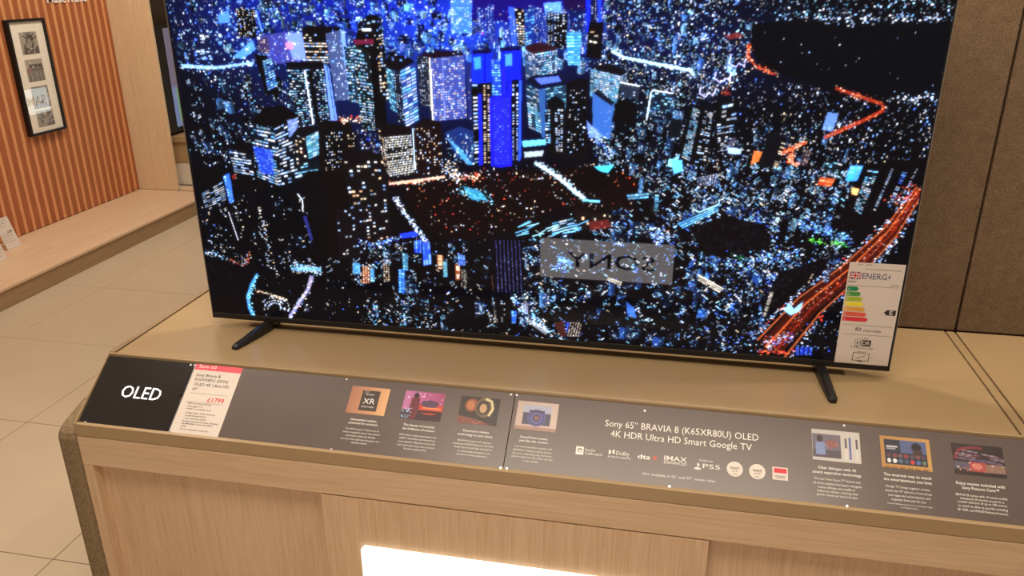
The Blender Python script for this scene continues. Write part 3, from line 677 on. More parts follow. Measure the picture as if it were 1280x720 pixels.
cv.dots([(560, -90), (760, -90), (760, 80), (560, 70)], 900, WB + BL + CYA, lo=.2)
cv.poly([(588, -95), (762, -95), (762, 18), (700, 10), (642, 28), (590, 24)], (20, 8, 92)); cv.poly([(700, -95), (760, -95), (750, 14), (706, 12)], (22, 6, 60))
cv.dots([(590, 14), (760, 4), (760, 50), (590, 62)], 420, WB + BL + WM[:1] + RD[:1], lo=.25)
for i in range(34):
    x_ = rng.uniform(592, 760); y_ = rng.uniform(4, 34); cv.face([(x_, y_), (x_ + 8, y_ + 1), (x_ + 8, y_ + 24), (x_ + 1, y_ + 24)], 8, 4, (24, 40, 110), WB, .5)
TR_ = [(742, -90), (1210, -90), (1195, 26), (1100, 22), (950, 28), (930, 60), (940, 95), (1040, 110), (1175, 128), (1160, 205), (1080, 205), (960, 240), (800, 240), (740, 160)]
cv.dots([(742, -90), (1000, -90), (950, 30), (925, 100), (870, 130), (742, 110)], 3900, MIX, lo=.2, clump=.25); cv.dots([(950, -90), (1215, -90), (1196, 25), (1040, 24), (950, 28)], 2100, WB + CYA, lo=.25)
cv.dots([(860, 90), (940, 95), (1040, 112), (1175, 128), (1158, 205), (1000, 205), (860, 205)], 2100, WB + WB + BL[:2] + WM[:1], lo=.25, clump=.25, sizes=((2, 2), (2, 1), (1, 2), (2, 3)))
cv.dots([(740, 100), (870, 110), (870, 240), (790, 245), (740, 200)], 900, MIX, lo=.25, clump=.4)
NT = ((16, 22, 40), (8, 8, 14), (30, 50, 90), (24, 20, 26), (60, 100, 150), (10, 12, 22))
mini(210, 745, 935, -85, 95, 3, 9, 4, 13, NT + ((120, 170, 220), (80, 130, 230)), WB + CYA + WM[:1], .45)
mini(120, 740, 860, 95, 235, 5, 14, 8, 24, NT, WB + CYA, .45); mini(130, 860, 1060, 150, 255, 4, 10, 6, 20, NT, WB + CYA + WM[:1], .45)
mini(70, 232, 380, 90, 215, 5, 12, 6, 16, NT, WB + CYA, .35); mini(60, 250, 440, 235, 330, 6, 14, 8, 22, ((8, 8, 12), (14, 12, 16), (10, 14, 28)), WB + WM[:1], .22)
mini(90, 440, 700, 296, 400, 5, 11, 8, 22, NT, WB + CYA + WM[:1], .42); mini(230, 690, 960, 255, 425, 6, 15, 7, 16, NT[:4] + ((40, 80, 150),), WB + CYA + BL[:2], .26)
mini(60, 900, 1050, 260, 360, 4, 9, 5, 12, NT, WB + BL, .36)
cv.dots([(742, -90), (1000, -90), (950, 30), (925, 100), (870, 130), (742, 110)], 1400, MIX, lo=.3, clump=.4); cv.dots([(860, 205), (1065, 205), (1090, 262), (960, 420), (640, 432), (640, 300)], 1000, WB + CYA, lo=.45, clump=.6, diag=.7)
# bay
cv.poly([(940, 30), (1000, 25), (1090, 22), (1200, 30), (1178, 122), (1140, 117), (1090, 116), (1040, 108), (985, 95), (950, 84), (938, 60)], (5, 5, 10)); cv.dots([(950, 35), (1190, 35), (1178, 118), (1040, 105), (960, 80)], 26, WB, sizes=((2, 2), (1, 2)))
cv.along([(1000, 25), (1185, 22)], 120, 3, WB); cv.along([(1110, 124), (1172, 120)], 50, 4, WB)
# left middle
cv.dots([(228, 85), (360, 90), (400, 140), (320, 180), (260, 235), (245, 200)], 950, WB + CYA[:1] + BL[:1], lo=.2, clump=.5)
cv.dots([(245, 230), (400, 230), (440, 300), (480, 330), (480, 410), (270, 390)], 560, WB + WM[:1] + BL[:1], lo=.25, clump=.5)
cv.dots([(440, 290), (700, 300), (700, 430), (520, 425), (440, 405)], 1300, MIX, lo=.2, clump=.6, diag=.4, sizes=((3, 2), (2, 2), (1, 1), (2, 3))); cv.dots([(640, 290), (980, 250), (1000, 330), (940, 445), (640, 432)], 1300, MIX + BL[:1], lo=.2, clump=.5, diag=.5, sizes=((3, 2), (2, 2), (4, 2), (2, 3), (1, 1)))
cv.dots([(860, 205), (1065, 205), (1090, 262), (1050, 330), (960, 380), (860, 330)], 2000, WB + BL + CYA, lo=.2, clump=.5, diag=.2); cv.dots([(900, 300), (1040, 310), (960, 430), (900, 440)], 620, WB + BL, lo=.2, clump=.6)
cv.dots([(1010, 395), (1060, 370), (1045, 440), (1000, 440)], 46, WB + BL); cv.dots([(1060, 290), (1130, 270), (1120, 325), (1050, 330)], 60, WB)
for k_ in range(70):                                   # unlit tree clumps
    x_, y_ = rng.uniform(520, 970), rng.uniform(300, 430); cv.poly(ring_pts(x_, y_, rng.uniform(4, 11), rng.uniform(3, 6), 12), (6, 5, 9), .9)
# park
cv.poly([(505, 240), (560, 222), (660, 212), (740, 208), (800, 222), (790, 262), (735, 262), (690, 262), (640, 295), (560, 300), (530, 285)], (12, 5, 7)); cv.dots([(505, 235), (600, 216), (800, 215), (790, 262), (690, 262), (620, 292), (540, 292)], 420, WM + RD + WB[:2] + ((180, 60, 60),), lo=.25, sizes=((2, 2), (3, 2), (2, 3)))
cv.dots([(600, 205), (800, 205), (800, 225), (600, 225)], 150, WM + RD + WB, lo=.3); cv.poly([(700, 222), (750, 214), (770, 226), (745, 240), (705, 236)], (6, 4, 6))
cv.along([(672, 204), (700, 222), (732, 250)], 260, 2.4, WB + CYA); cv.line([(668, 203), (690, 216), (730, 249)], 4, 3, (190, 215, 225), .8)
cv.poly([(742, 208), (768, 206), (760, 216), (750, 214)], (70, 190, 235)); cv.along([(575, 238), (612, 250)], 120, 4, CYA); cv.poly([(578, 232), (600, 238), (610, 250), (590, 250)], (60, 150, 190), .7)
cv.along([(484, 229), (520, 227), (556, 220)], 150, 1.6, WM + RD); cv.line([(484, 230), (556, 221)], 3, 3, (235, 190, 170), .8); cv.along([(492, 245), (512, 275), (532, 300)], 180, 2.4, WB)
# orange roads
for pts, w0, w1 in (([(936, 54), (935, 72), (944, 82), (970, 94)], 7, 2), ([(1044, 110), (1072, 120), (1102, 130), (1104, 138), (1076, 152), (1030, 172)], 5, 7), ([(976, 192), (990, 186), (1006, 178)], 8, 6), ([(990, 192), (986, 202), (996, 206)], 8, 4)):
    cv.line(pts, w0 * .62, w1 * .62, (168, 52, 28), .75); cv.along(pts, 70, 2.2, ((255, 150, 90), (255, 90, 60), (240, 200, 170)), sizes=((2, 1), (2, 2)))
cv.poly([(905, 45), (922, 40), (930, 46), (912, 50)], (120, 40, 30), .7)
# dark pools
for pts in ([(862, 285), (905, 270), (955, 280), (965, 305), (930, 325), (880, 318)], [(243, 320), (290, 318), (318, 345), (300, 392), (262, 392)], [(1085, 205), (1168, 196), (1148, 270), (1070, 300), (1040, 290)], [(975, 340), (1040, 320), (1000, 380), (960, 420), (950, 380)]):
    cv.poly(pts, (6, 4, 8), .92)
HW = [(1150, 236), (1112, 290), (1064, 338), (1010, 382), (962, 436)]
cv.line(HW, 11, 28, (52, 16, 10)); cv.along(HW, 130, 2.2, ((150, 50, 24), (205, 84, 40), (110, 30, 18)), sizes=((2, 2), (3, 2), (2, 3)), w1=7)
for k in (-.35, -.1, .12, .38):
    cv.line([(x_ + k * (13 + 8 * i), y_ + k * (7 + 6 * i)) for i, (x_, y_) in enumerate(HW)], 1.6, 2.6, (225, 112, 54) if k != .12 else (140, 36, 22), .6)
for s_ in (-1, 1):
    E_ = [(x_ + s_ * (7 + 3.2 * i), y_ + s_ * (4 + 3 * i)) for i, (x_, y_) in enumerate(HW)]; cv.along(E_, 210, 2.2, WB + BL[1:3] + RD[:1])
cv.along(HW, 110, 5, ((255, 230, 220),), sizes=((2, 1), (1, 1))); cv.poly([(980, 388), (986, 378), (992, 386), (1004, 376), (1000, 388), (988, 394)], (130, 190, 250)); cv.along([(955, 430), (990, 420)], 120, 6, WB + BL + RD)
cv.along([(945, 438), (985, 441)], 60, 2, RD); cv.along([(1108, 248), (1125, 252), (1140, 230)], 60, 4, RD + WB[:1])
for i in range(4): cv.face([(995 + i * 5.5, 433), (999 + i * 5.5, 434), (998 + i * 5.5, 444), (994 + i * 5.5, 443)], 5, 2, (20, 40, 140), BL, .9)
# green
cv.along([(1010, 300), (1028, 303)], 34, 1.8, ((70, 200, 60), (120, 220, 90))); cv.along([(1040, 302), (1058, 306)], 40, 2, ((50, 180, 60), (140, 230, 110))); cv.along([(912, 318), (935, 325)], 18, 1.5, ((40, 130, 80),))
cv.along([(1005, 282), (1060, 296)], 120, 4, CYA + BL); cv.along([(905, 330), (1000, 315)], 170, 6, BL + CYA + WB)
F_ = cv.face
K = (7, 6, 9)
# left of centre towers
cv.poly([(226, 80), (270, 83), (318, 77), (318, 80), (268, 87), (228, 85)], (120, 160, 225)); cv.along([(228, 83), (268, 85), (318, 79)], 110, 1.6, WB + CYA); cv.poly([(290, 72), (316, 50), (320, 62), (304, 74)], (90, 150, 235), .8); cv.poly([(272, 20), (286, 12), (288, 28), (274, 30)], (80, 130, 220), .9)
F_([(243, 42), (262, 44), (264, 78), (246, 78)], 9, 3, (14, 18, 50), WB, .5, .8); F_([(294, 10), (318, 12), (322, 48), (299, 46)], 12, 9, K, WM + WB, .5, .5); cv.line([(320, 13), (328, 40)], 2, 2, (90, 140, 240))
cv.poly([(320, 46), (356, 40), (378, 42), (384, 78), (345, 80), (336, 74)], (58, 58, 124)); cv.poly([(356, 42), (378, 40), (384, 76), (366, 74)], (104, 124, 205)); cv.dots([(322, 46), (378, 42), (384, 76), (340, 78)], 120, BL + WB, lo=.4); cv.poly([(357, 53), (366, 53), (367, 61), (358, 61)], (240, 120, 150)); F_([(322, 48), (335, 46), (338, 68), (324, 66)], 8, 7, (52, 44, 80), WM, .3)
cv.poly([(318, 68), (334, 70), (346, 112), (334, 120), (325, 92)], K); F_([(328, 76), (340, 72), (347, 108), (335, 114)], 12, 3, (16, 30, 80), CYA + BL[:2], .75, .8, .55)
cv.poly([(378, 36), (384, 32), (424, 34), (426, 40), (407, 42), (378, 42)], (10, 5, 10)); F_([(378, 42), (407, 42), (412, 80), (384, 80)], 11, 8, K, WM + WB, .7, .9, .5, band=.6); F_([(407, 42), (425, 38), (437, 125), (420, 126)], 26, 7, (62, 72, 108), WB[:2], .18); cv.poly([(425, 36), (431, 40), (442, 126), (437, 126)], (110, 140, 205))
cv.poly([(357, 78), (400, 76), (412, 84), (404, 90), (360, 88)], (10, 6, 12)); F_([(359, 87), (405, 86), (413, 154), (372, 160)], 24, 13, (10, 14, 26), WB + CYA, .55, .85, .5); cv.line([(381, 88), (392, 156)], 2, 2, (220, 230, 245)); cv.line([(387, 88), (398, 156)], 5, 5, K); cv.poly([(405, 80), (411, 84), (422, 150), (414, 153)], (100, 132, 214)); cv.line([(409, 84), (419, 150)], 1, 1, (30, 50, 120))
F_([(430, 58), (442, 58), (452, 130), (437, 128)], 18, 5, (20, 34, 50), CYA + WB, .6, .85); F_([(441, 55), (464, 60), (470, 164), (453, 162)], 28, 7, (14, 18, 22), WB + CYA, .65, .9, .5); cv.poly([(449, 28), (462, 18), (472, 20), (477, 34), (484, 160), (470, 166), (463, 66), (444, 54)], (8, 4, 7)); F_([(470, 44), (479, 42), (487, 125), (476, 126)], 20, 3, K, WB + WM, .55, .8); cv.poly([(441, 50), (467, 49), (468, 55), (444, 56)], (90, 24, 50)); cv.poly([(452, 36), (464, 36), (464, 39), (453, 39)], (235, 235, 240))
cv.poly([(481, 78), (486, 70), (508, 70), (518, 77), (500, 88), (484, 86)], (12, 6, 12)); F_([(482, 84), (491, 88), (497, 142), (488, 136)], 14, 3, (30, 60, 80), CYA, .8, .9); F_([(491, 88), (501, 88), (507, 158), (498, 152)], 20, 3, (16, 20, 34), WB, .5, .4); F_([(500, 88), (519, 79), (524, 150), (507, 160)], 18, 3, (30, 50, 110), CYA + WB[:2], .8, .9, .6); cv.poly([(488, 74), (494, 70), (496, 80), (490, 80)], (20, 10, 20))
F_([(521, 70), (537, 70), (541, 134), (526, 132)], 20, 6, (22, 26, 40), WB, .5, .4); F_([(536, 70), (580, 68), (584, 148), (541, 152)], 26, 15, (56, 66, 128), WM + WB, .42, .8, .5); cv.line([(553, 72), (556, 150)], 1.4, 1.4, (120, 130, 190)); cv.poly([(522, 68), (536, 66), (576, 63), (580, 69), (540, 73)], (22, 8, 20)); cv.line([(537, 72), (541, 150)], 2, 2, (235, 220, 190)); F_([(584, 78), (590, 78), (590, 150), (585, 150)], 20, 2, (30, 36, 90), WB, .2)
# far blocks at top centre
F_([(563, -10), (590, -10), (590, 42), (564, 42)], 20, 8, (60, 100, 215), CYA + WB, .45, .9); F_([(635, 8), (643, 10), (646, 58), (640, 58)], 12, 2, (50, 80, 200), WB, .2); F_([(643, 10), (655, 12), (656, 58), (647, 58)], 14, 3, K, WB + WM, .75, .8); F_([(655, 12), (668, 10), (668, 54), (657, 58)], 12, 3, (20, 40, 110), CYA, .6, .8)
F_([(679, 4), (702, 2), (702, 18), (682, 20)], 5, 4, (90, 130, 240), CYA, .6); F_([(684, 16), (692, 14), (691, 56), (684, 58)], 14, 2, K, WB, .7, .5); F_([(692, 16), (710, 18), (708, 60), (693, 60)], 14, 5, K, WB, .4)
F_([(708, 40), (727, 40), (725, 82), (710, 82)], 12, 4, (40, 110, 180), CYA, .85, .95); cv.poly([(732, -60), (739, -60), (737, 40), (733, 40)], (20, 40, 250)); F_([(739, -60), (748, -60), (746, 30), (738, 36)], 26, 2, (16, 16, 50), WB, .5, .4); cv.poly([(748, -60), (754, -60), (751, 30), (747, 30)], (30, 60, 240)); cv.poly([(736, 28), (754, 28), (752, 74), (733, 72)], (10, 6, 10)); F_([(738, 38), (748, 40), (746, 60), (735, 58)], 5, 2, K, WM, .7, .9)
# twin blue towers
F_([(589, 104), (613, 102), (615, 207), (593, 208)], 34, 8, (6, 6, 18), WM + WB, .0); cv.poly([(590, 66), (597, 63), (608, 62), (615, 66), (614, 103), (590, 105)], (16, 40, 235)); cv.line([(606, 66), (606, 103)], 2, 2, (8, 14, 120)); cv.line([(641, 64), (641, 99)], 2, 2, (8, 14, 120)); cv.poly([(592, 72), (601, 71), (601, 86), (593, 87)], (60, 130, 250)); cv.poly([(591, 63), (613, 61), (614, 67), (591, 68)], (10, 8, 50)); F_([(590, 104), (597, 104), (599, 204), (593, 205)], 22, 1, K, WB, .7, .9, .5)
for x_ in (604, 609): F_([(x_, 106), (x_ + 3, 106), (x_ + 4, 204), (x_ + 1, 204)], 34, 1, K, WM, .75, .9)
cv.poly([(598, 118), (602, 118), (604, 206), (599, 207)], (22, 30, 225)); cv.poly([(625, 62), (632, 60), (650, 60), (651, 99), (626, 101)], (16, 30, 240)); cv.poly([(631, 68), (640, 67), (640, 82), (632, 83)], (70, 130, 250)); cv.poly([(625, 60), (650, 57), (651, 63), (626, 65)], (10, 8, 50)); F_([(614, 74), (625, 74), (627, 120), (615, 120)], 14, 3, (30, 60, 160), CYA, .55, .8)
cv.poly([(612, 122), (626, 119), (639, 117), (640, 207), (628, 209), (614, 208)], (24, 24, 240)); F_([(616, 124), (637, 122), (637, 205), (618, 206)], 26, 6, (34, 34, 245), ((110, 150, 255), (70, 110, 255)), .35, .6, .3); cv.poly([(627, 84), (632, 84), (633, 118), (628, 118)], (30, 30, 250)); cv.poly([(638, 100), (651, 99), (650, 206), (640, 207)], (8, 8, 24)); cv.poly([(634, 100), (639, 100), (640, 120), (634, 120)], (20, 24, 220))
for x_ in (640, 645): F_([(x_, 104), (x_ + 3, 104), (x_ + 2.5, 200), (x_ + 1, 200)], 32, 1, K, WB, .75, .9)
cv.poly([(649, 100), (652, 100), (651, 200), (648, 202)], (40, 80, 250))
# right of centre towers
cv.poly([(656, 58), (674, 53), (697, 59), (694, 66), (668, 68), (657, 63)], (40, 14, 24)); F_([(656, 62), (668, 68), (672, 104), (657, 100)], 12, 3, (40, 60, 90), WB, .6, .9); F_([(668, 67), (697, 62), (696, 96), (672, 100)], 12, 8, (30, 44, 70), WB + CYA, .75, .9, .6)
cv.poly([(658, 100), (668, 94), (700, 92), (708, 104), (674, 110)], (10, 12, 30)); cv.poly([(668, 98), (698, 95), (702, 102), (676, 106)], (80, 100, 205)); F_([(657, 104), (673, 112), (679, 168), (661, 160)], 18, 4, (24, 44, 62), CYA + WB, .7, .9, .6); cv.poly([(673, 111), (682, 111), (682, 172), (677, 172)], (44, 78, 130)); F_([(682, 110), (708, 106), (709, 138), (684, 140)], 10, 5, (24, 44, 66), CYA, .55, .9); cv.poly([(684, 126), (694, 120), (706, 128), (706, 198), (686, 196)], (8, 8, 12)); F_([(681, 136), (688, 136), (688, 180), (682, 180)], 12, 2, K, CYA + WB, .8, .9); F_([(693, 136), (704, 136), (703, 190), (695, 190)], 20, 3, K, WB, .6, .8)
cv.poly([(708, 104), (722, 98), (735, 100), (734, 198), (706, 198)], (10, 7, 12)); F_([(712, 112), (733, 112), (730, 192), (708, 192)], 26, 6, K, WB, .3, .6)
cv.poly([(738, 84), (762, 80), (785, 90), (776, 96)], (12, 10, 16)); F_([(738, 86), (776, 95), (771, 130), (737, 122)], 14, 9, (36, 60, 74), WB + CYA, .9, .9, .6); F_([(776, 95), (785, 90), (783, 104), (774, 108)], 6, 2, (40, 60, 80), WB, .8); cv.poly([(741, 116), (748, 114), (768, 128), (762, 174), (740, 164)], (52, 88, 150)); cv.poly([(741, 116), (748, 113), (768, 128), (764, 132)], (16, 18, 30)); cv.dots([(744, 122), (764, 134), (760, 170), (742, 160)], 30, WB, sizes=((1, 1),)); cv.poly([(768, 130), (782, 124), (797, 130), (796, 152), (768, 160)], (7, 6, 9)); F_([(774, 102), (800, 108), (798, 124), (776, 122)], 5, 5, (30, 38, 56), WB, .15); cv.line([(775, 103), (800, 108)], 1.6, 1.6, (230, 235, 240)); F_([(815, 114), (841, 118), (836, 140), (812, 136)], 6, 6, (16, 24, 40), CYA, .4, .9); cv.line([(815, 113), (842, 117)], 1.6, 1.6, (225, 230, 240)); cv.line([(814, 114), (808, 150)], 2, 2, (190, 215, 230))
cv.poly([(733, 150), (742, 160), (756, 172), (736, 172)], (120, 150, 240), .8); cv.along([(735, 160), (765, 195)], 90, 4, WB + BL)
cv.line([(764, 64), (780, 72), (866, 89)], 3, 3, (170, 215, 245)); cv.along([(764, 64), (780, 72), (866, 89)], 90, 1.6, CYA + WB)
# leaning towers and zigzag lights
cv.poly([(862, 130), (880, 132), (866, 206), (846, 200)], K); F_([(866, 134), (875, 138), (862, 202), (852, 197)], 26, 3, K, CYA + WB, .85, .95, .5); cv.poly([(878, 134), (893, 138), (884, 206), (866, 206)], K); F_([(881, 138), (891, 141), (882, 206), (868, 204)], 22, 3, K, WB, .6, .9, .5); cv.poly([(894, 128), (925, 124), (908, 190), (892, 192)], K); F_([(895, 132), (924, 126), (910, 188), (897, 190)], 18, 4, K, WB, .45, .9, .5)
for z_ in ([(876, 108), (874, 117), (882, 121), (886, 116), (891, 120), (895, 110)], [(895, 90), (893, 98), (900, 103), (908, 98), (912, 102), (913, 90)], [(914, 68), (911, 80), (920, 84), (923, 79), (930, 83), (932, 73)]):
    cv.line(z_, 1.6, 1.6, (200, 195, 255))
cv.dots([(902, 108), (913, 108), (913, 119), (902, 119)], 30, RD); cv.poly([(838, 148), (852, 150), (850, 172), (834, 172)], (12, 14, 22)); cv.poly([(836, 198), (850, 200), (848, 210), (834, 208)], (140, 205, 235)); F_([(912, 172), (920, 172), (917, 186), (910, 185)], 6, 3, (60, 54, 70), WB, .3); cv.poly([(909, 184), (927, 186), (926, 193), (910, 192)], (150, 180, 225)); cv.poly([(942, 188), (953, 190), (948, 202), (938, 206)], (220, 120, 60), .8); cv.poly([(960, 168), (980, 168), (966, 210), (948, 208)], (10, 10, 16)); F_([(978, 172), (984, 174), (972, 210), (966, 208)], 14, 1, K, WM, .8, .9)
F_([(1004, 186), (1014, 188), (1008, 208), (1000, 206)], 12, 3, (40, 30, 44), WM, .6, .5, .4); F_([(1032, 200), (1051, 204), (1044, 226), (1028, 222)], 9, 4, (14, 18, 24), WB + CYA, .6, .9); F_([(1025, 221), (1044, 224), (1038, 234), (1021, 231)], 4, 2, (150, 60, 30), ((250, 190, 130), (230, 100, 50)), .6, .9); cv.poly([(1062, 207), (1079, 207), (1071, 226), (1057, 226)], (50, 140, 250)); F_([(1062, 207), (1079, 207), (1071, 226), (1057, 226)], 4, 2, (60, 150, 250), ((150, 215, 255),), .5, .7); cv.poly([(1034, 140), (1048, 142), (1040, 165), (1027, 162)], (120, 160, 240), .7)
F_([(1084, 212), (1098, 214), (1076, 268), (1066, 262)], 22, 3, K, CYA + WB, .8, .9, .55); F_([(1114, 210), (1117, 211), (1094, 264), (1091, 262)], 26, 1, K, WB, .8, .9); F_([(1128, 214), (1134, 215), (1112, 262), (1108, 260)], 18, 1, K, WB + BL, .6, .9); F_([(1146, 208), (1148, 209), (1122, 262), (1119, 262)], 22, 1, K, WB, .6, .9); cv.poly([(1064, 234), (1074, 236), (1071, 244), (1064, 243)], (225, 170, 110))
# left lower group
cv.poly([(312, 154), (330, 135), (352, 132), (374, 144), (345, 160)], (9, 5, 7)); F_([(312, 155), (343, 160), (348, 232), (322, 222)], 18, 7, (9, 12, 26), WB + CYA, .68, .95, .5); F_([(343, 160), (373, 145), (379, 226), (348, 233)], 18, 7, (9, 11, 18), WB, .6, .95, .5); F_([(316, 182), (341, 188), (343, 219), (326, 216)], 12, 7, (30, 56, 150), ((120, 160, 250), (70, 110, 230)), .6, .8); cv.poly([(359, 150), (372, 148), (373, 166), (362, 170)], (110, 130, 190), .8)
cv.poly([(366, 168), (372, 160), (392, 156), (400, 162), (382, 172)], (12, 9, 14)); F_([(368, 170), (382, 172), (386, 208), (370, 206)], 8, 3, (14, 12, 18), WM, .25); F_([(382, 171), (400, 163), (402, 192), (386, 199)], 14, 3, (56, 96, 110), CYA + WB, .75, .95, .6); F_([(370, 206), (403, 198), (404, 216), (374, 220)], 5, 6, (12, 16, 24), CYA, .5, .9)
F_([(286, 188), (312, 192), (318, 220), (294, 216)], 8, 5, (8, 8, 16), WB, .75, .95, .5); cv.poly([(286, 186), (296, 176), (312, 178), (312, 192)], K); F_([(252, 242), (279, 226), (284, 250), (257, 260)], 9, 5, K, WB, .8, .9, .45); F_([(279, 220), (287, 216), (293, 252), (287, 254)], 10, 2, (50, 90, 190), CYA, .6); cv.poly([(242, 222), (262, 208), (282, 212), (278, 226), (252, 240)], (7, 5, 7)); cv.poly([(290, 228), (308, 222), (334, 230), (336, 236), (302, 238)], (10, 5, 6)); cv.poly([(290, 219), (295, 218), (295, 224), (291, 224)], (110, 26, 24))
cv.poly([(378, 226), (384, 214), (440, 210), (446, 316), (394, 326)], (9, 5, 7)); cv.poly([(398, 153), (408, 150), (438, 152), (448, 188), (432, 214), (400, 214)], (12, 7, 9)); F_([(403, 164), (429, 164), (427, 212), (407, 214)], 14, 8, K, WM + WB, .42, .6, .5); F_([(433, 164), (445, 166), (447, 186), (436, 188)], 7, 4, K, WM, .4)
cv.poly([(428, 196), (440, 188), (478, 190), (484, 200), (490, 300), (444, 314)], (13, 9, 12)); F_([(430, 200), (480, 200), (486, 298), (444, 306)], 22, 11, (12, 9, 12), WB + WM, .24, .8, .5); F_([(420, 262), (458, 260), (458, 320), (424, 324)], 14, 8, (12, 9, 14), WB, .24, .6, .5)
cv.poly([(470, 152), (480, 154), (514, 158), (514, 169), (480, 171)], (14, 7, 10)); F_([(471, 156), (480, 171), (487, 222), (480, 210)], 14, 2, (20, 16, 16), WM, .5); F_([(480, 171), (514, 168), (519, 218), (487, 224)], 18, 17, (16, 16, 16), WM[2:] + WB[:1], .8, .75, .6, band=.72); cv.poly([(517, 159), (530, 148), (550, 152), (552, 160), (517, 162)], (16, 8, 10)); F_([(517, 160), (552, 157), (554, 216), (520, 220)], 18, 12, (20, 9, 11), WM + WB, .28, .6, .6); cv.line([(516, 160), (519, 212)], 2, 2, (190, 215, 235))
cv.poly([(556, 166), (575, 158), (592, 164), (592, 206), (570, 196)], (22, 40, 90)); cv.poly([(558, 172), (574, 184), (592, 206), (584, 206)], (90, 170, 220), .7); cv.dots([(556, 166), (592, 168), (592, 206), (560, 200)], 110, CYA + WB, lo=.3); cv.along([(556, 205), (575, 225)], 120, 6, WB + WM); cv.along([(576, 222), (600, 220)], 60, 4, RD + WM); cv.poly([(652, 176), (682, 174), (682, 181), (654, 184)], (100, 180, 220)); cv.poly([(655, 190), (680, 188), (678, 195), (656, 197)], (190, 205, 215), .8)
cv.along([(424, 150), (454, 148)], 80, 2.5, RD + WM); cv.dots([(446, 160), (474, 160), (478, 192), (452, 186)], 120, WB + WM + BL, clump=.4)
# lower band details
cv.line([(322, 342), (314, 356), (310, 372), (312, 384), (318, 396)], 3, 6, (60, 130, 200), .9); cv.along([(322, 342), (310, 372), (317, 395)], 120, 1.8, CYA); cv.line([(390, 345), (385, 362), (362, 396)], 6, 4, (150, 140, 180), .8); cv.along([(390, 345), (385, 362), (362, 396)], 90, 2.2, WB + WM + BL); cv.along([(320, 362), (358, 374)], 50, 1, WM)
for r_ in (8, 13, 18): cv.along([(343 + r_ * math.cos(t_) * 1.0, 384 + r_ * .72 * math.sin(t_)) for t_ in np.linspace(2.8, 6.6, 16)], 36, .7, WB, sizes=((2, 2),))
cv.along([(286, 325), (305, 330), (312, 318)], 50, 2.5, ((220, 110, 80), (170, 70, 50), (200, 200, 220))); cv.along([(255, 315), (285, 322)], 50, 2.2, CYA + WB); cv.along([(365, 330), (400, 340)], 160, 4, CYA + WB); cv.line([(364, 336), (402, 336)], 5, 5, (110, 170, 210), .7); cv.line([(286, 265), (298, 300)], 1.3, 1.3, (200, 200, 220)); cv.along([(322, 255), (346, 345)], 60, 2, WM + WB)
cv.line([(372, 242), (378, 250), (379, 264)], 1.6, 1.6, (220, 230, 240)); cv.line([(381, 270), (390, 300)], 5, 4, (40, 44, 110), .9); cv.along([(448, 300), (470, 306), (500, 295), (520, 292)], 140, 2.2, BL + WB[:1]); cv.poly([(500, 292), (520, 289), (522, 295), (502, 298)], (30, 60, 230)); F_([(517, 301), (527, 299), (527, 316), (518, 316)], 3, 4, (20, 50, 180), BL, .8, .5, .9); F_([(528, 303), (537, 301), (540, 330), (529, 332)], 5, 3, (40, 70, 200), BL + CYA, .8, .6, .9)
for (x_, y_, w_, h_, base, pal, rw, cl) in ((449, 332, 4, 22, K, WM, 12, 1), (453, 332, 9, 22, (96, 48, 30), WM, 10, 3), (441, 328, 9, 14, (60, 110, 160), CYA, 6, 3), (463, 335, 5, 17, (60, 110, 160), CYA, 6, 2), (479, 328, 8, 24, K, WM, 14, 3), (503, 316, 7, 22, (50, 90, 120), CYA, 6, 2), (546, 318, 8, 18, (100, 60, 36), WM, 8, 1), (554, 326, 5, 20, (70, 110, 120), CYA, 8, 2), (569, 330, 6, 20, (110, 58, 36), WM, 2, 1), (576, 336, 7, 24, K, WM[2:], 14, 4), (572, 318, 9, 14, (60, 80, 150), CYA, 5, 3), (615, 344, 5, 20, (90, 50, 36), WM, 3, 1), (498, 336, 8, 30, (40, 80, 160), CYA, 8, 2), (708, 402, 5, 18, (40, 60, 160), BL, 8, 2), (712, 404, 14, 16, (50, 26, 26), BL, 5, 4), (652, 378, 8, 14, (90, 90, 110), WB, 8, 3)):
    F_([(x_, y_), (x_ + w_, y_ + 1), (x_ + w_ + .5, y_ + h_), (x_ + .5, y_ + h_)], rw, cl, base, pal, .8, .6, .6)
cv.poly([(612, 296), (632, 288), (652, 298), (656, 366), (640, 374), (617, 368)], (7, 6, 12))
for x_ in np.linspace(621, 650, 7): cv.line([(x_ - 1, 300), (x_ + 2, 366)], .9, .9, (58, 62, 120), .9); cv.along([(x_ - .5, 320), (x_ + 2, 364)], 14, .4, ((150, 160, 230),), sizes=((1, 1),))
F_([(617, 372), (622, 372), (622, 403), (618, 402)], 22, 3, K, WM[2:], .9, .7, .6); cv.poly([(617, 370), (628, 365), (640, 370), (641, 408), (622, 404)], (8, 6, 9)); F_([(625, 375), (632, 376), (632, 402), (626, 402)], 12, 2, K, WB, .35); F_([(639, 388), (646, 388), (645, 404), (640, 404)], 5, 2, (40, 80, 170), CYA, .7); cv.along([(640, 370), (655, 392), (690, 416)], 150, 3.4, CYA + WB + BL); cv.line([(660, 400), (684, 416)], 5, 7, (200, 205, 215), .5); F_([(712, 402), (728, 404), (724, 421), (708, 420)], 14, 5, (20, 12, 14), WM[2:], .8, .5, .6); cv.poly([(692, 404), (704, 400), (708, 420), (700, 420)], (60, 28, 26))
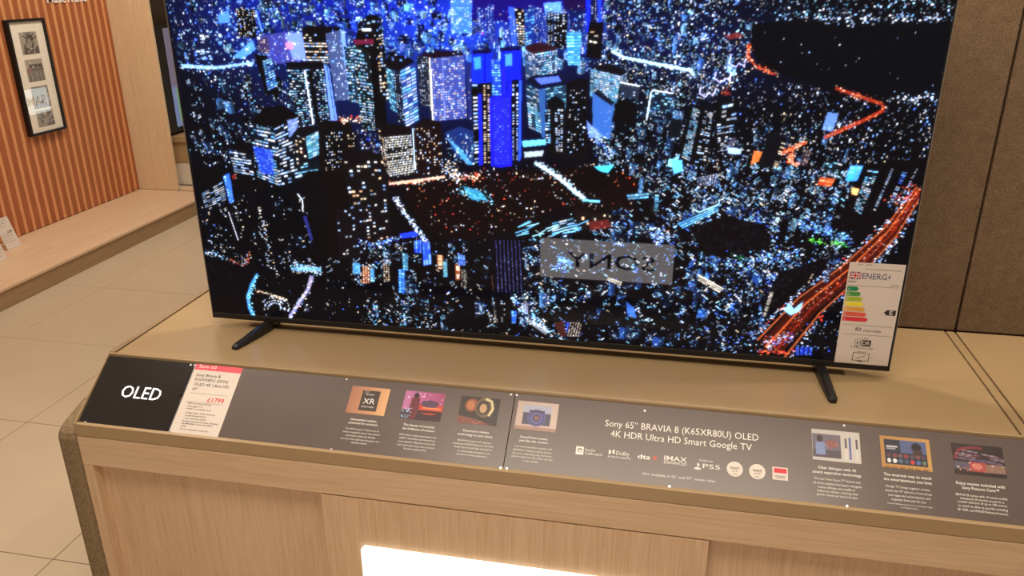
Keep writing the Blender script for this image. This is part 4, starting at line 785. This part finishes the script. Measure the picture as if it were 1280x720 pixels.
F_([(782, 376), (792, 384), (796, 398), (784, 392)], 2, 5, (20, 40, 120), ((90, 150, 250),), 1, .6, .95); F_([(872, 344), (903, 362), (899, 366), (873, 351)], 2, 12, (50, 44, 40), WM[2:], .95, .8, .7); cv.line([(872, 343), (904, 361)], 1.4, 1.4, (240, 230, 210)); F_([(962, 364), (967, 365), (957, 396), (953, 394)], 18, 1, K, WM[2:], .95, .9, .55); F_([(1034, 333), (1041, 334), (1034, 354), (1028, 352)], 10, 3, (30, 30, 50), WB, .7, .6); F_([(1014, 342), (1018, 342), (1011, 356), (1008, 354)], 8, 1, K, WM, .9)
F_([(990, 272), (998, 274), (993, 290), (987, 287)], 8, 3, (60, 70, 80), CYA, .7); F_([(846, 279), (897, 257), (898, 264), (853, 286)], 3, 14, (20, 60, 100), CYA, .98, .95, .6); cv.line([(867, 262), (874, 265), (897, 256)], 1.6, 1.6, (170, 225, 245)); F_([(783, 243), (812, 240), (810, 248), (785, 250)], 2, 8, (30, 60, 90), CYA, .9, .9); F_([(818, 243), (824, 243), (822, 265), (817, 264)], 10, 1, K, CYA, .9, .9); F_([(870, 222), (898, 216), (894, 232), (872, 232)], 5, 10, (40, 40, 60), WB, .75, .4, .8); cv.poly([(850, 192), (846, 206), (834, 204)], (120, 190, 230)); cv.poly([(838, 200), (853, 200), (853, 214), (842, 218)], (90, 170, 235)); cv.line([(728, 250), (750, 252)], 3, 3, (110, 190, 235)); F_([(718, 262), (764, 268), (764, 286), (722, 288)], 4, 10, (18, 12, 14), WM, .25); cv.poly([(735, 277), (760, 274), (764, 284), (738, 288)], (96, 34, 34), .8); F_([(690, 278), (716, 272), (720, 286), (690, 294)], 5, 3, (14, 24, 36), CYA + WB, .9, .98, .5)
for i in range(16):
    x_ = rng.uniform(640, 720); y_ = rng.uniform(282, 296); cv.line([(x_, y_), (x_ + rng.uniform(8, 20), y_ - rng.uniform(2, 8))], 1.4, 1.4, CYA[i % 3], .9)
cv.along([(815, 290), (830, 300)], 110, 6, BL + WB); cv.along([(700, 318), (712, 332), (690, 335)], 130, 5, CYA + BL); F_([(760, 346), (778, 352), (776, 358), (758, 350)], 2, 8, (60, 56, 50), WM[2:], .8, .7, .7); cv.dots([(828, 280), (838, 280), (838, 290), (828, 290)], 10, WM)
for (cx_, cy_, rx_, ry_, n_) in ((500, 40, 110, 30, 260), (400, 10, 120, 30, 170), (290, 45, 60, 30, 90), (560, 50, 50, 25, 90), (250, 70, 24, 16, 40), (820, 30, 70, 40, 110)):
    P_ = rng.normal(0, .5, (n_, 2)) * (rx_, ry_) + (cx_, cy_)
    for q_ in P_:
        if q_[1] > 85 or 588 < q_[0] < 655: continue
        w_, h_ = rng.uniform(1, 4), rng.uniform(1, 3.2)
        if rng.random() < .5: continue
        cv.poly([q_, q_ + (w_, .3), q_ + (w_, h_), q_ + (0, h_)], ((170, 215, 255), (110, 170, 255), (220, 240, 255), (90, 130, 250))[rng.integers(0, 4)], .8)
cv.bloom(0.42, 4)
CITY = A(grid_print('screen', cv.linear(1.2), px0, px1, pz0, pz1, 0.0, SCREEN, None))
CITY.matrix_parent_inverse = Matrix.Translation(-Vector(tv.location)); CITY.matrix_basis = Matrix(((1, 0, 0, 0), (0, 0, -1, -0.0006), (0, 1, 0, HB), (0, 0, 0, 1)))
CITY['label'] = 'glowing blue aerial picture of a city at night'
A(box('panel_edge', 0, TVW, 0.0, 0.008, HB + 0.0105, HB + TVH, EDGE, bevel=0.0012))
A(box('bottom_bezel', 0, TVW, -0.0025, 0.012, HB, HB + 0.0105, BLACK, bevel=0.001))
A(box('side_bezel', 0.0002, 0.0034, -0.0012, 0.0, HB + 0.0105, HB + TVH, BLACK))
A(box('side_bezel', TVW - 0.0034, TVW - 0.0002, -0.0012, 0.0, HB + 0.0105, HB + TVH, BLACK))
for xe in (-0.0002, TVW - 0.0012): A(box('edge_trim', xe, xe + 0.0014, -0.0018, 0.0, HB + 0.0106, HB + TVH, EDGE))
A(box('top_bezel', 0.0034, TVW - 0.0034, -0.0012, 0.0, HB + TVH - 0.0039, HB + TVH, BLACK))
A(box('back_housing', 0.06, TVW - 0.06, 0.0082, 0.038, HB + 0.004, HB + 0.52, BLACK, bevel=0.006))
def foot(xa, tip, rear):
    bm = bmesh.new(); secs = []
    path = [(rear, 0.007, 0.0045), (np.array([xa, 0.11]), 0.0075, 0.006), (np.array([xa, 0.04]), 0.0085, 0.011), (np.array([xa, 0.004]), 0.0092, 0.0115), (np.array([xa + (tip[0] - xa) * .3, tip[1] * .3]), 0.0090, 0.0100),
            (np.array([xa + (tip[0] - xa) * .7, tip[1] * .7]), 0.0083, 0.0066), (np.array([xa + (tip[0] - xa) * .94, tip[1] * .94]), 0.0078, 0.0052), (np.array(tip), 0.0045, 0.0042)]
    prev = None
    for i, (c, hw, hh) in enumerate(path):
        a_ = path[max(i - 1, 0)][0]; b_ = path[min(i + 1, len(path) - 1)][0]; d = np.asarray(b_, float) - np.asarray(a_, float); d /= np.hypot(*d); nn = np.array([-d[1], d[0]])
        vs = []
        for (u, v) in ((-1, 0.0), (-1, .75), (-.6, 1), (.6, 1), (1, .75), (1, 0.0)):
            vs.append(bm.verts.new((c[0] + nn[0] * u * hw, c[1] + nn[1] * u * hw, TOP + 0.0003 + v * 2 * hh)))
        if prev:
            for j in range(6): bm.faces.new((prev[j], prev[(j + 1) % 6], vs[(j + 1) % 6], vs[j]))
        else: bm.faces.new(vs)
        prev = vs
    bm.faces.new(list(reversed(prev))); bmesh.ops.recalc_face_normals(bm, faces=bm.faces)
    A(bm_obj('foot', bm, BLACKM))
foot(0.134, (0.1085, -0.109), np.array([0.112, 0.15]))
foot(1.3185, (1.325, -0.112), np.array([1.331, 0.15]))

# energy label stuck on the screen's lower right corner
EN = Frame((0, -0.0022, HB), (1, 0, 0), (0, 0, 1))
def en(cx, cyy): return EN.loc(1030 + cx / 4.8, 320 + cyy / 4.8)
el = tag(EN.empty('energy_label'), 'white energy rating label with coloured arrows stuck on the lower right screen corner', 'label')
q = [en(155, 35), en(497, 55), en(378, 662), en(62, 635)]
ex0, ex1 = (q[0][0] + q[3][0]) / 2, (q[1][0] + q[2][0]) / 2; ez0, ez1 = (q[2][1] + q[3][1]) / 2, (q[0][1] + q[1][1]) / 2
flat('card', rect(ex0, ex1, ez0, ez1), 0.0, PAPER, el, thick=0.0006)
EW = ex1 - ex0; EH = ez1 - ez0
def eu(u, v): return (ex0 + u * EW, ez1 - v * EH)
def eb(name, u0, u1, v0, v1, mat, z=0.0003):
    a_ = eu(u0, v0); b_ = eu(u1, v1); return flat(name, rect(a_[0], b_[0], b_[1], a_[1]), z, mat, el)
def et(name, items, mat, z=0.0004):
    L = []
    for it in items:
        a_ = eu(it[1], it[3]); b_ = eu(it[2], it[3]); L.append((it[0], a_[0], b_[0], a_[1], it[4]) + tuple(it[5:]))
    return lettering(name, L, z, mat, el)
eb('flag_field', .03, .238, .090, .160, INK_B); 
for kk, (w_, mt, zz) in enumerate(((.028, INK_W, .0004), (.012, INK_R, .0006))):
    a_, b_ = eu(.03, .090), eu(.238, .160); cx_, cz_ = (a_[0] + b_[0]) / 2, (a_[1] + b_[1]) / 2; t_ = w_ * EW
    for s_ in (1, -1):
        dx, dz = (b_[0] - a_[0]) / 2, (a_[1] - b_[1]) / 2; dx2 = dx - t_ * .6; dz2 = dz - t_ * .4
        flat('flag_saltire', [(cx_ - dx, cz_ - s_ * dz), (cx_ - dx + t_ * .7, cz_ - s_ * dz), (cx_ + dx, cz_ + s_ * (dz - t_ * .5)), (cx_ + dx, cz_ + s_ * dz), (cx_ + dx - t_ * .7, cz_ + s_ * dz), (cx_ - dx, cz_ - s_ * (dz - t_ * .5))], zz * 1.0, mt, el)
    flat('flag_cross', rect(a_[0], b_[0], cz_ - t_ * .9, cz_ + t_ * .9), zz + 0.0003, mt, el); flat('flag_cross', rect(cx_ - t_ * .9, cx_ + t_ * .9, b_[1], a_[1]), zz + 0.0003, mt, el)
et('heading', [('ENERG', .262, .70, .152, .0115)], INK_B)
a_ = eu(.745, .125); flat('bolt_mark', [(a_[0] + .001, a_[1] + .006), (a_[0] - .0022, a_[1] - .0005), (a_[0] - .0002, a_[1] - .0005), (a_[0] - .001, a_[1] - .006), (a_[0] + .0022, a_[1] + .0008), (a_[0] + .0002, a_[1] + .0008)], 0.0004, INK_B, el)
et('maker_lettering', [('SONY', .02, .17, .192, .0030, .01)], INK_K)
for it_ in [('The UK energy label for great choices.', .3, .93, .063, .0022), ('K65XR80U', .79, .94, .205, .002), ('XR-65', .14, .24, .022, .0022), ('(2024)', .3, .4, .022, .0022)]: et('fine_print', [it_], INK_K)
eb('rule', .02, .96, .2195, .2215, INK_K); eb('rule', .04, .96, .606, .608, INK_K); eb('rule', .05, .95, .700, .702, INK_K)
RAT = [((0, 128, 76), .235), ((74, 148, 64), .29), ((164, 184, 48), .335), ((240, 222, 50), .365), ((226, 160, 66), .41), ((222, 92, 68), .45), ((214, 48, 58), .49)]
for kk, (c, u1) in enumerate(RAT):
    mt = plain('rating_ink_%s' % 'abcdefg'[kk], srgb(*c), 0.5)
    v0 = .232 + kk * .0495; v1 = v0 + .0415; vm = (v0 + v1) / 2; ub = .025
    flat('rating_arrow', [eu(ub, v0), eu(ub, v1), eu(u1 - .035, v1), eu(u1, vm), eu(u1 - .035, v0)], 0.0003, mt, el)
    et('rating_letter', [('ABCDEFG'[kk], .045, .075, v1 - .011, .0038)], INK_W, .0006)
v0 = .44; flat('class_arrow', [eu(.755, v0 + .026), eu(.81, v0), eu(.97, v0), eu(.97, v0 + .052), eu(.81, v0 + .052)], 0.0003, INK_K, el)
et('class_letter', [('E', .86, .915, v0 + .043, .0078, .008)], INK_W, .0006)
et('consumption', [('83', .29, .395, .662, .0068, .004)], INK_K); et('consumption_unit', [('kWh/1000h', .44, .77, .668, .0040)], INK_K)
et('hdr_heading', [('⸺ HDR', .36, .56, .742, .0022)], INK_K)
eb('hdr_block', .45, .62, .752, .815, INK_K); et('hdr_lettering', [('H', .36, .43, .802, .0080)], INK_K); et('hdr_lettering_white', [('DR', .465, .60, .802, .0080)], INK_W, .0006)
eb('hdr_outline', .325, .45, .752, .7545, INK_K); eb('hdr_outline', .325, .45, .8125, .815, INK_K); eb('hdr_outline', .325, .332, .752, .815, INK_K)
et('hdr_value', [('110', .27, .40, .838, .0048), ('kWh/1000h', .43, .68, .842, .0026)], INK_K)
eb('screen_icon', .32, .63, .884, .966, INK_K); eb('screen_icon_inner', .332, .618, .8885, .9605, PAPER, .0006); eb('screen_icon_stand', .43, .52, .966, .974, INK_K)
et('icon_lettering', [('164 cm', .40, .54, .878, .0024)], INK_K)
a_ = eu(.38, .945); b_ = eu(.57, .905); flat('icon_diagonal', [(a_[0], a_[1]), (a_[0] + .001, a_[1] - .0005), (b_[0], b_[1]), (b_[0] - .001, b_[1] + .0005)], .0008, INK_K, el)
lettering('code_box_note', [('65\"', *[eu(.66, .93)[0], eu(.70, .93)[0]], eu(.66, .93)[1], .0024)], .0004, INK_K, el)

# ================================================================== SLATTED WALL THINGS
WF = Frame((XW + 0.003, 0, TOP), (0, 1, 0), (0, 0, 1))
wt = tag(WF.empty('wall_lettering'), 'white raised letters on the slatted wall above the picture frame', 'lettering')
a_ = WF.loc(59, 3.5); b_ = WF.loc(108, 2)
lettering('letters', [('Music Frame', a_[0], b_[0], (a_[1] + b_[1]) / 2, 0.052, 0.01)], 0.0, GLOWTXT2, wt, depth=0.004)
pf = tag(WF.empty('picture_frame'), 'tall thin black picture frame with four monochrome prints on the slatted wall', 'picture frame')
fy0, fy1, fz0, fz1 = 2.350, 2.626, -0.083, 0.538
fw = 0.013; dp = 0.030
box('frame_side', fy0, fy0 + fw, fz0, fz1, 0.0, dp, BLACK, pf, bevel=0.001); box('frame_side', fy1 - fw, fy1, fz0, fz1, 0.0, dp, BLACK, pf, bevel=0.001)
box('frame_rail', fy0 + fw, fy1 - fw, fz0, fz0 + fw, 0.0, dp, BLACK, pf, bevel=0.001); box('frame_rail', fy0 + fw, fy1 - fw, fz1 - fw, fz1, 0.0, dp, BLACK, pf, bevel=0.001)
MOUNT = plain('cream_mount_card', srgb(248, 240, 224), 0.6)
box('mount', fy0 + fw, fy1 - fw, fz0 + fw, fz1 - fw, 0.002, 0.018, MOUNT, pf)
flat('glass', rect(fy0 + fw, fy1 - fw, fz0 + fw, fz1 - fw), 0.0225, GLASS, pf)
def p_mono(kind):
    def f(cv):
        fill(cv, (196, 186, 172), (176, 166, 154), 1)
        if kind == 0:
            ell(cv, .55, .45, .22, .3, (96, 88, 82)); ell(cv, .52, .5, .13, .2, (170, 160, 148)); cv.poly([(.1, 1), (.2, .5), (.4, .7), (.7, .8), (.95, .6), (1, 1)], (110, 100, 94))
            for t_ in np.linspace(-2.6, -.4, 6): cv.line([(.55 + .2 * math.cos(t_), .4 + .25 * math.sin(t_)), (.55 + .42 * math.cos(t_), .4 + .45 * math.sin(t_))], 2, 1, (84, 76, 70))
        elif kind == 1:
            for i_ in range(9): rc(cv, .06 + i_ * .1, .10 + i_ * .1, .5, .98, (92, 86, 80))
            rc(cv, .2, .95, .25, .42, (100, 92, 88)); rc(cv, .05, 1, .44, .5, (90, 84, 80)); rc(cv, .08, .3, .38, .58, (178, 130, 124))
        elif kind == 2:
            fill(cv, (150, 142, 128), (206, 196, 178), 1); cv.poly([(.45, .95), (.49, .3), (.51, .1), (.53, .3), (.57, .95)], (96, 88, 82))
            for i_ in range(9): rc(cv, i_ * .11, i_ * .11 + .09, .7 + .15 * rng.random(), 1, (130, 120, 110))
        else:
            for i_ in range(40):
                x_, y_ = rng.random(2); rc(cv, x_ - .06, x_ + .06, y_ - .05, y_ + .05, (80 + 90 * rng.random(),) * 3)
        cv.dots([(0, 0), (1, 0), (1, 1), (0, 1)], 130, ((70, 64, 60), (220, 210, 196)))
    return f
for kk, (x0_, y0_, x1_, y1_) in enumerate(((16.5, 38.5, 43, 60), (24.5, 70, 50.5, 93), (31.5, 101.5, 56.5, 122), (41.5, 138, 64, 154.5))):
    mz = {0: (.34, .485), 1: (.185, .325), 2: (.055, .155), 3: (-.035, .068)}[kk]
    mz = ((.352, .47), (.205, .325), (.058, .178), (-.045, .045))[kk]
    cv = Canvas(34, 34, lambda u, v: (u * 34, v * 34)); p_mono(kk)(cv)
    grid_print('print', cv.linear(.8), 2.425, 2.553, mz[0], mz[1], 0.0186, PRINT, pf)

# price cards standing on the plinth
def card(label, y0_, y1_, x_, h, rows):
    Fm = Frame((x_, (y0_ + y1_) / 2, PZ), (0, 1, 0), (-0.30, 0, 0.954))
    c = tag(Fm.empty('price_card'), label, 'price card', 'price cards on the plinth')
    hw = (y1_ - y0_) / 2
    box('card', -hw, hw, 0.001, h, -0.002, 0.0, PAPER, c)
    L = []
    for i_, (tx, wd, hh) in enumerate(rows):
        L.append((tx, -hw * .85, -hw * .85 + 2 * hw * wd, h * (0.90 - 0.085 * i_), hh))
    lettering('lettering', L, 0.0004, INK_K, c)
    lettering('price', [('£349', hw * .05, hw * .75, h * .50, 0.011, .01)], 0.0005, INK_K, c)
    bm = bmesh.new(); box_bm(bm, -hw * .9, hw * .5, 0.0, 0.004, -0.045, -0.0025); bm_obj('stand', bm, BROWN, c)
    return c
ROWS = [('Wireless speaker', .7, .005), ('frame, black', .6, .005), ('with print', .5, .004), (' ', .3, .003), (' ', .3, .003), ('Wireless music', .7, .004), ('Works with phone', .72, .004), ('App control', .6, .004), ('5 year guarantee', .7, .004)]
ROWS = [r for r in ROWS if r[0] != ' '][:3] + [('·', .03, .001)] * 2 + ROWS[5:]
card('white price card on the plinth close to the slatted wall', 1.905, 2.0, -2.418, 0.168, ROWS)
card('white price card nearer the plinth front edge', 1.68, 1.785, -2.31, 0.115, ROWS)

# second bay behind the pillar: low white unit, beige drawer unit, television
bc = tag(empty('bay_cabinet', (-1.7, 3.6, 0)), 'beige and white low unit standing beyond the oak pillar', 'cabinet')
child(box('white_base', -2.60, -1.95, 3.38, 4.5, PZ, 0.256, WHITE, bevel=0.002), bc)
child(box('drawer', -2.60, -1.95, 3.375, 4.5, 0.258, 0.398, BEIGE, bevel=0.002), bc)
child(box('top_board', -2.60, -1.94, 3.36, 4.5, 0.400, 0.440, BEIGE, bevel=0.002), bc)
box('bay_board', -2.50, -2.455, 3.30, 4.5, 0.442, 2.40, BROWN, wl)
t2 = tag(empty('television', (-2.34, 3.9, 0.44)), 'dark television seen edge-on with a pale lilac picture beyond the oak pillar', 'television')
child(box('housing', -2.375, -2.331, 3.335, 4.46, 0.458, 1.16, BLACK, bevel=0.003), t2)
child(box('foot', -2.44, -2.27, 3.55, 3.57, 0.4402, 0.459, BLACK), t2); child(box('foot', -2.44, -2.27, 4.25, 4.27, 0.4402, 0.459, BLACK), t2)
cv = Canvas(120, 70, lambda u, v: (u * 120, v * 70)); fill(cv, (120, 108, 126), (86, 88, 108)); rc(cv, 0, .3, .58, 1, (118, 132, 168)); rc(cv, .05, .09, .6, .95, (110, 160, 120)); cv.dots([(0, 0), (1, 0), (1, 1), (0, 1)], 500, ((132, 120, 138), (96, 88, 106)))
o = grid_print('screen', cv.linear(1.0), 3.43, 4.45, 0.49, 1.135, 0.0, SCREEN2, None)
o.parent = t2; o.matrix_parent_inverse = Matrix.Translation(-Vector(t2.location)); o.matrix_basis = Matrix(((0, 0, 1, -2.330), (1, 0, 0, 0), (0, 1, 0, 0), (0, 0, 0, 1)))

# ================================================================== ACROSS THE AISLE (seen only as reflections)
oc = tag(empty('facing_counter', (0.74, -2.3, 0)), 'oak counter across the aisle carrying a backlit sign, mirrored in the screen', 'counter')
child(box('carcass', -0.6, 2.1, -2.6, -1.93, 0.06, 0.66, OAK_V), oc); child(box('top_board', -0.62, 2.12, -2.62, -1.915, 0.66, 0.68, LAM), oc); child(box('kick_board', -0.55, 2.05, -2.56, -1.97, 0.0, 0.06, BROWN), oc)
OS = Frame((0.741, -1.90, 0.244), (-1, 0, 0), (0, 0, 1))
os_ = tag(OS.empty('backlit_sign'), 'backlit white sign with black letters mirrored in the television screen', 'sign')
box('housing', -0.30, 0.30, -0.094, 0.094, -0.029, -0.002, BLACK, os_); box('lit_face', -0.299, 0.299, -0.093, 0.093, -0.002, 0.0, LIT_SIGN, os_)
lettering('lettering', [('SONY', -0.22, 0.175, -0.036, 0.068, 0.012)], 0.0006, INK_SIGN, os_)
sc2 = tag(empty('low_counter', (0.0, 4.6, 0)), 'low counter behind the felt wall with a lit sign, mirrored in the picture glass', 'counter')
child(box('body', -0.36, 0.4, 3.9, 5.2, 0.0, 0.60, OAK_V), sc2); child(box('top_board', -0.38, 0.42, 3.88, 5.22, 0.60, 0.62, LAM), sc2)
O2 = Frame((-0.40, 4.63, 0.415), (0, -1, 0), (0, 0, 1))
s2 = tag(O2.empty('backlit_sign'), 'cool white lit sign on the low counter mirrored in the picture frame glass', 'sign')
box('housing', -0.34, 0.34, -0.11, 0.11, -0.038, -0.002, BLACK, s2); box('lit_face', -0.339, 0.339, -0.109, 0.109, -0.002, 0.0, LIT_SIGN2, s2)
lettering('lettering', [('SAMSUNG', -0.31, 0.25, -0.035, 0.075, 0.012)], 0.0006, INK_SIGN, s2)
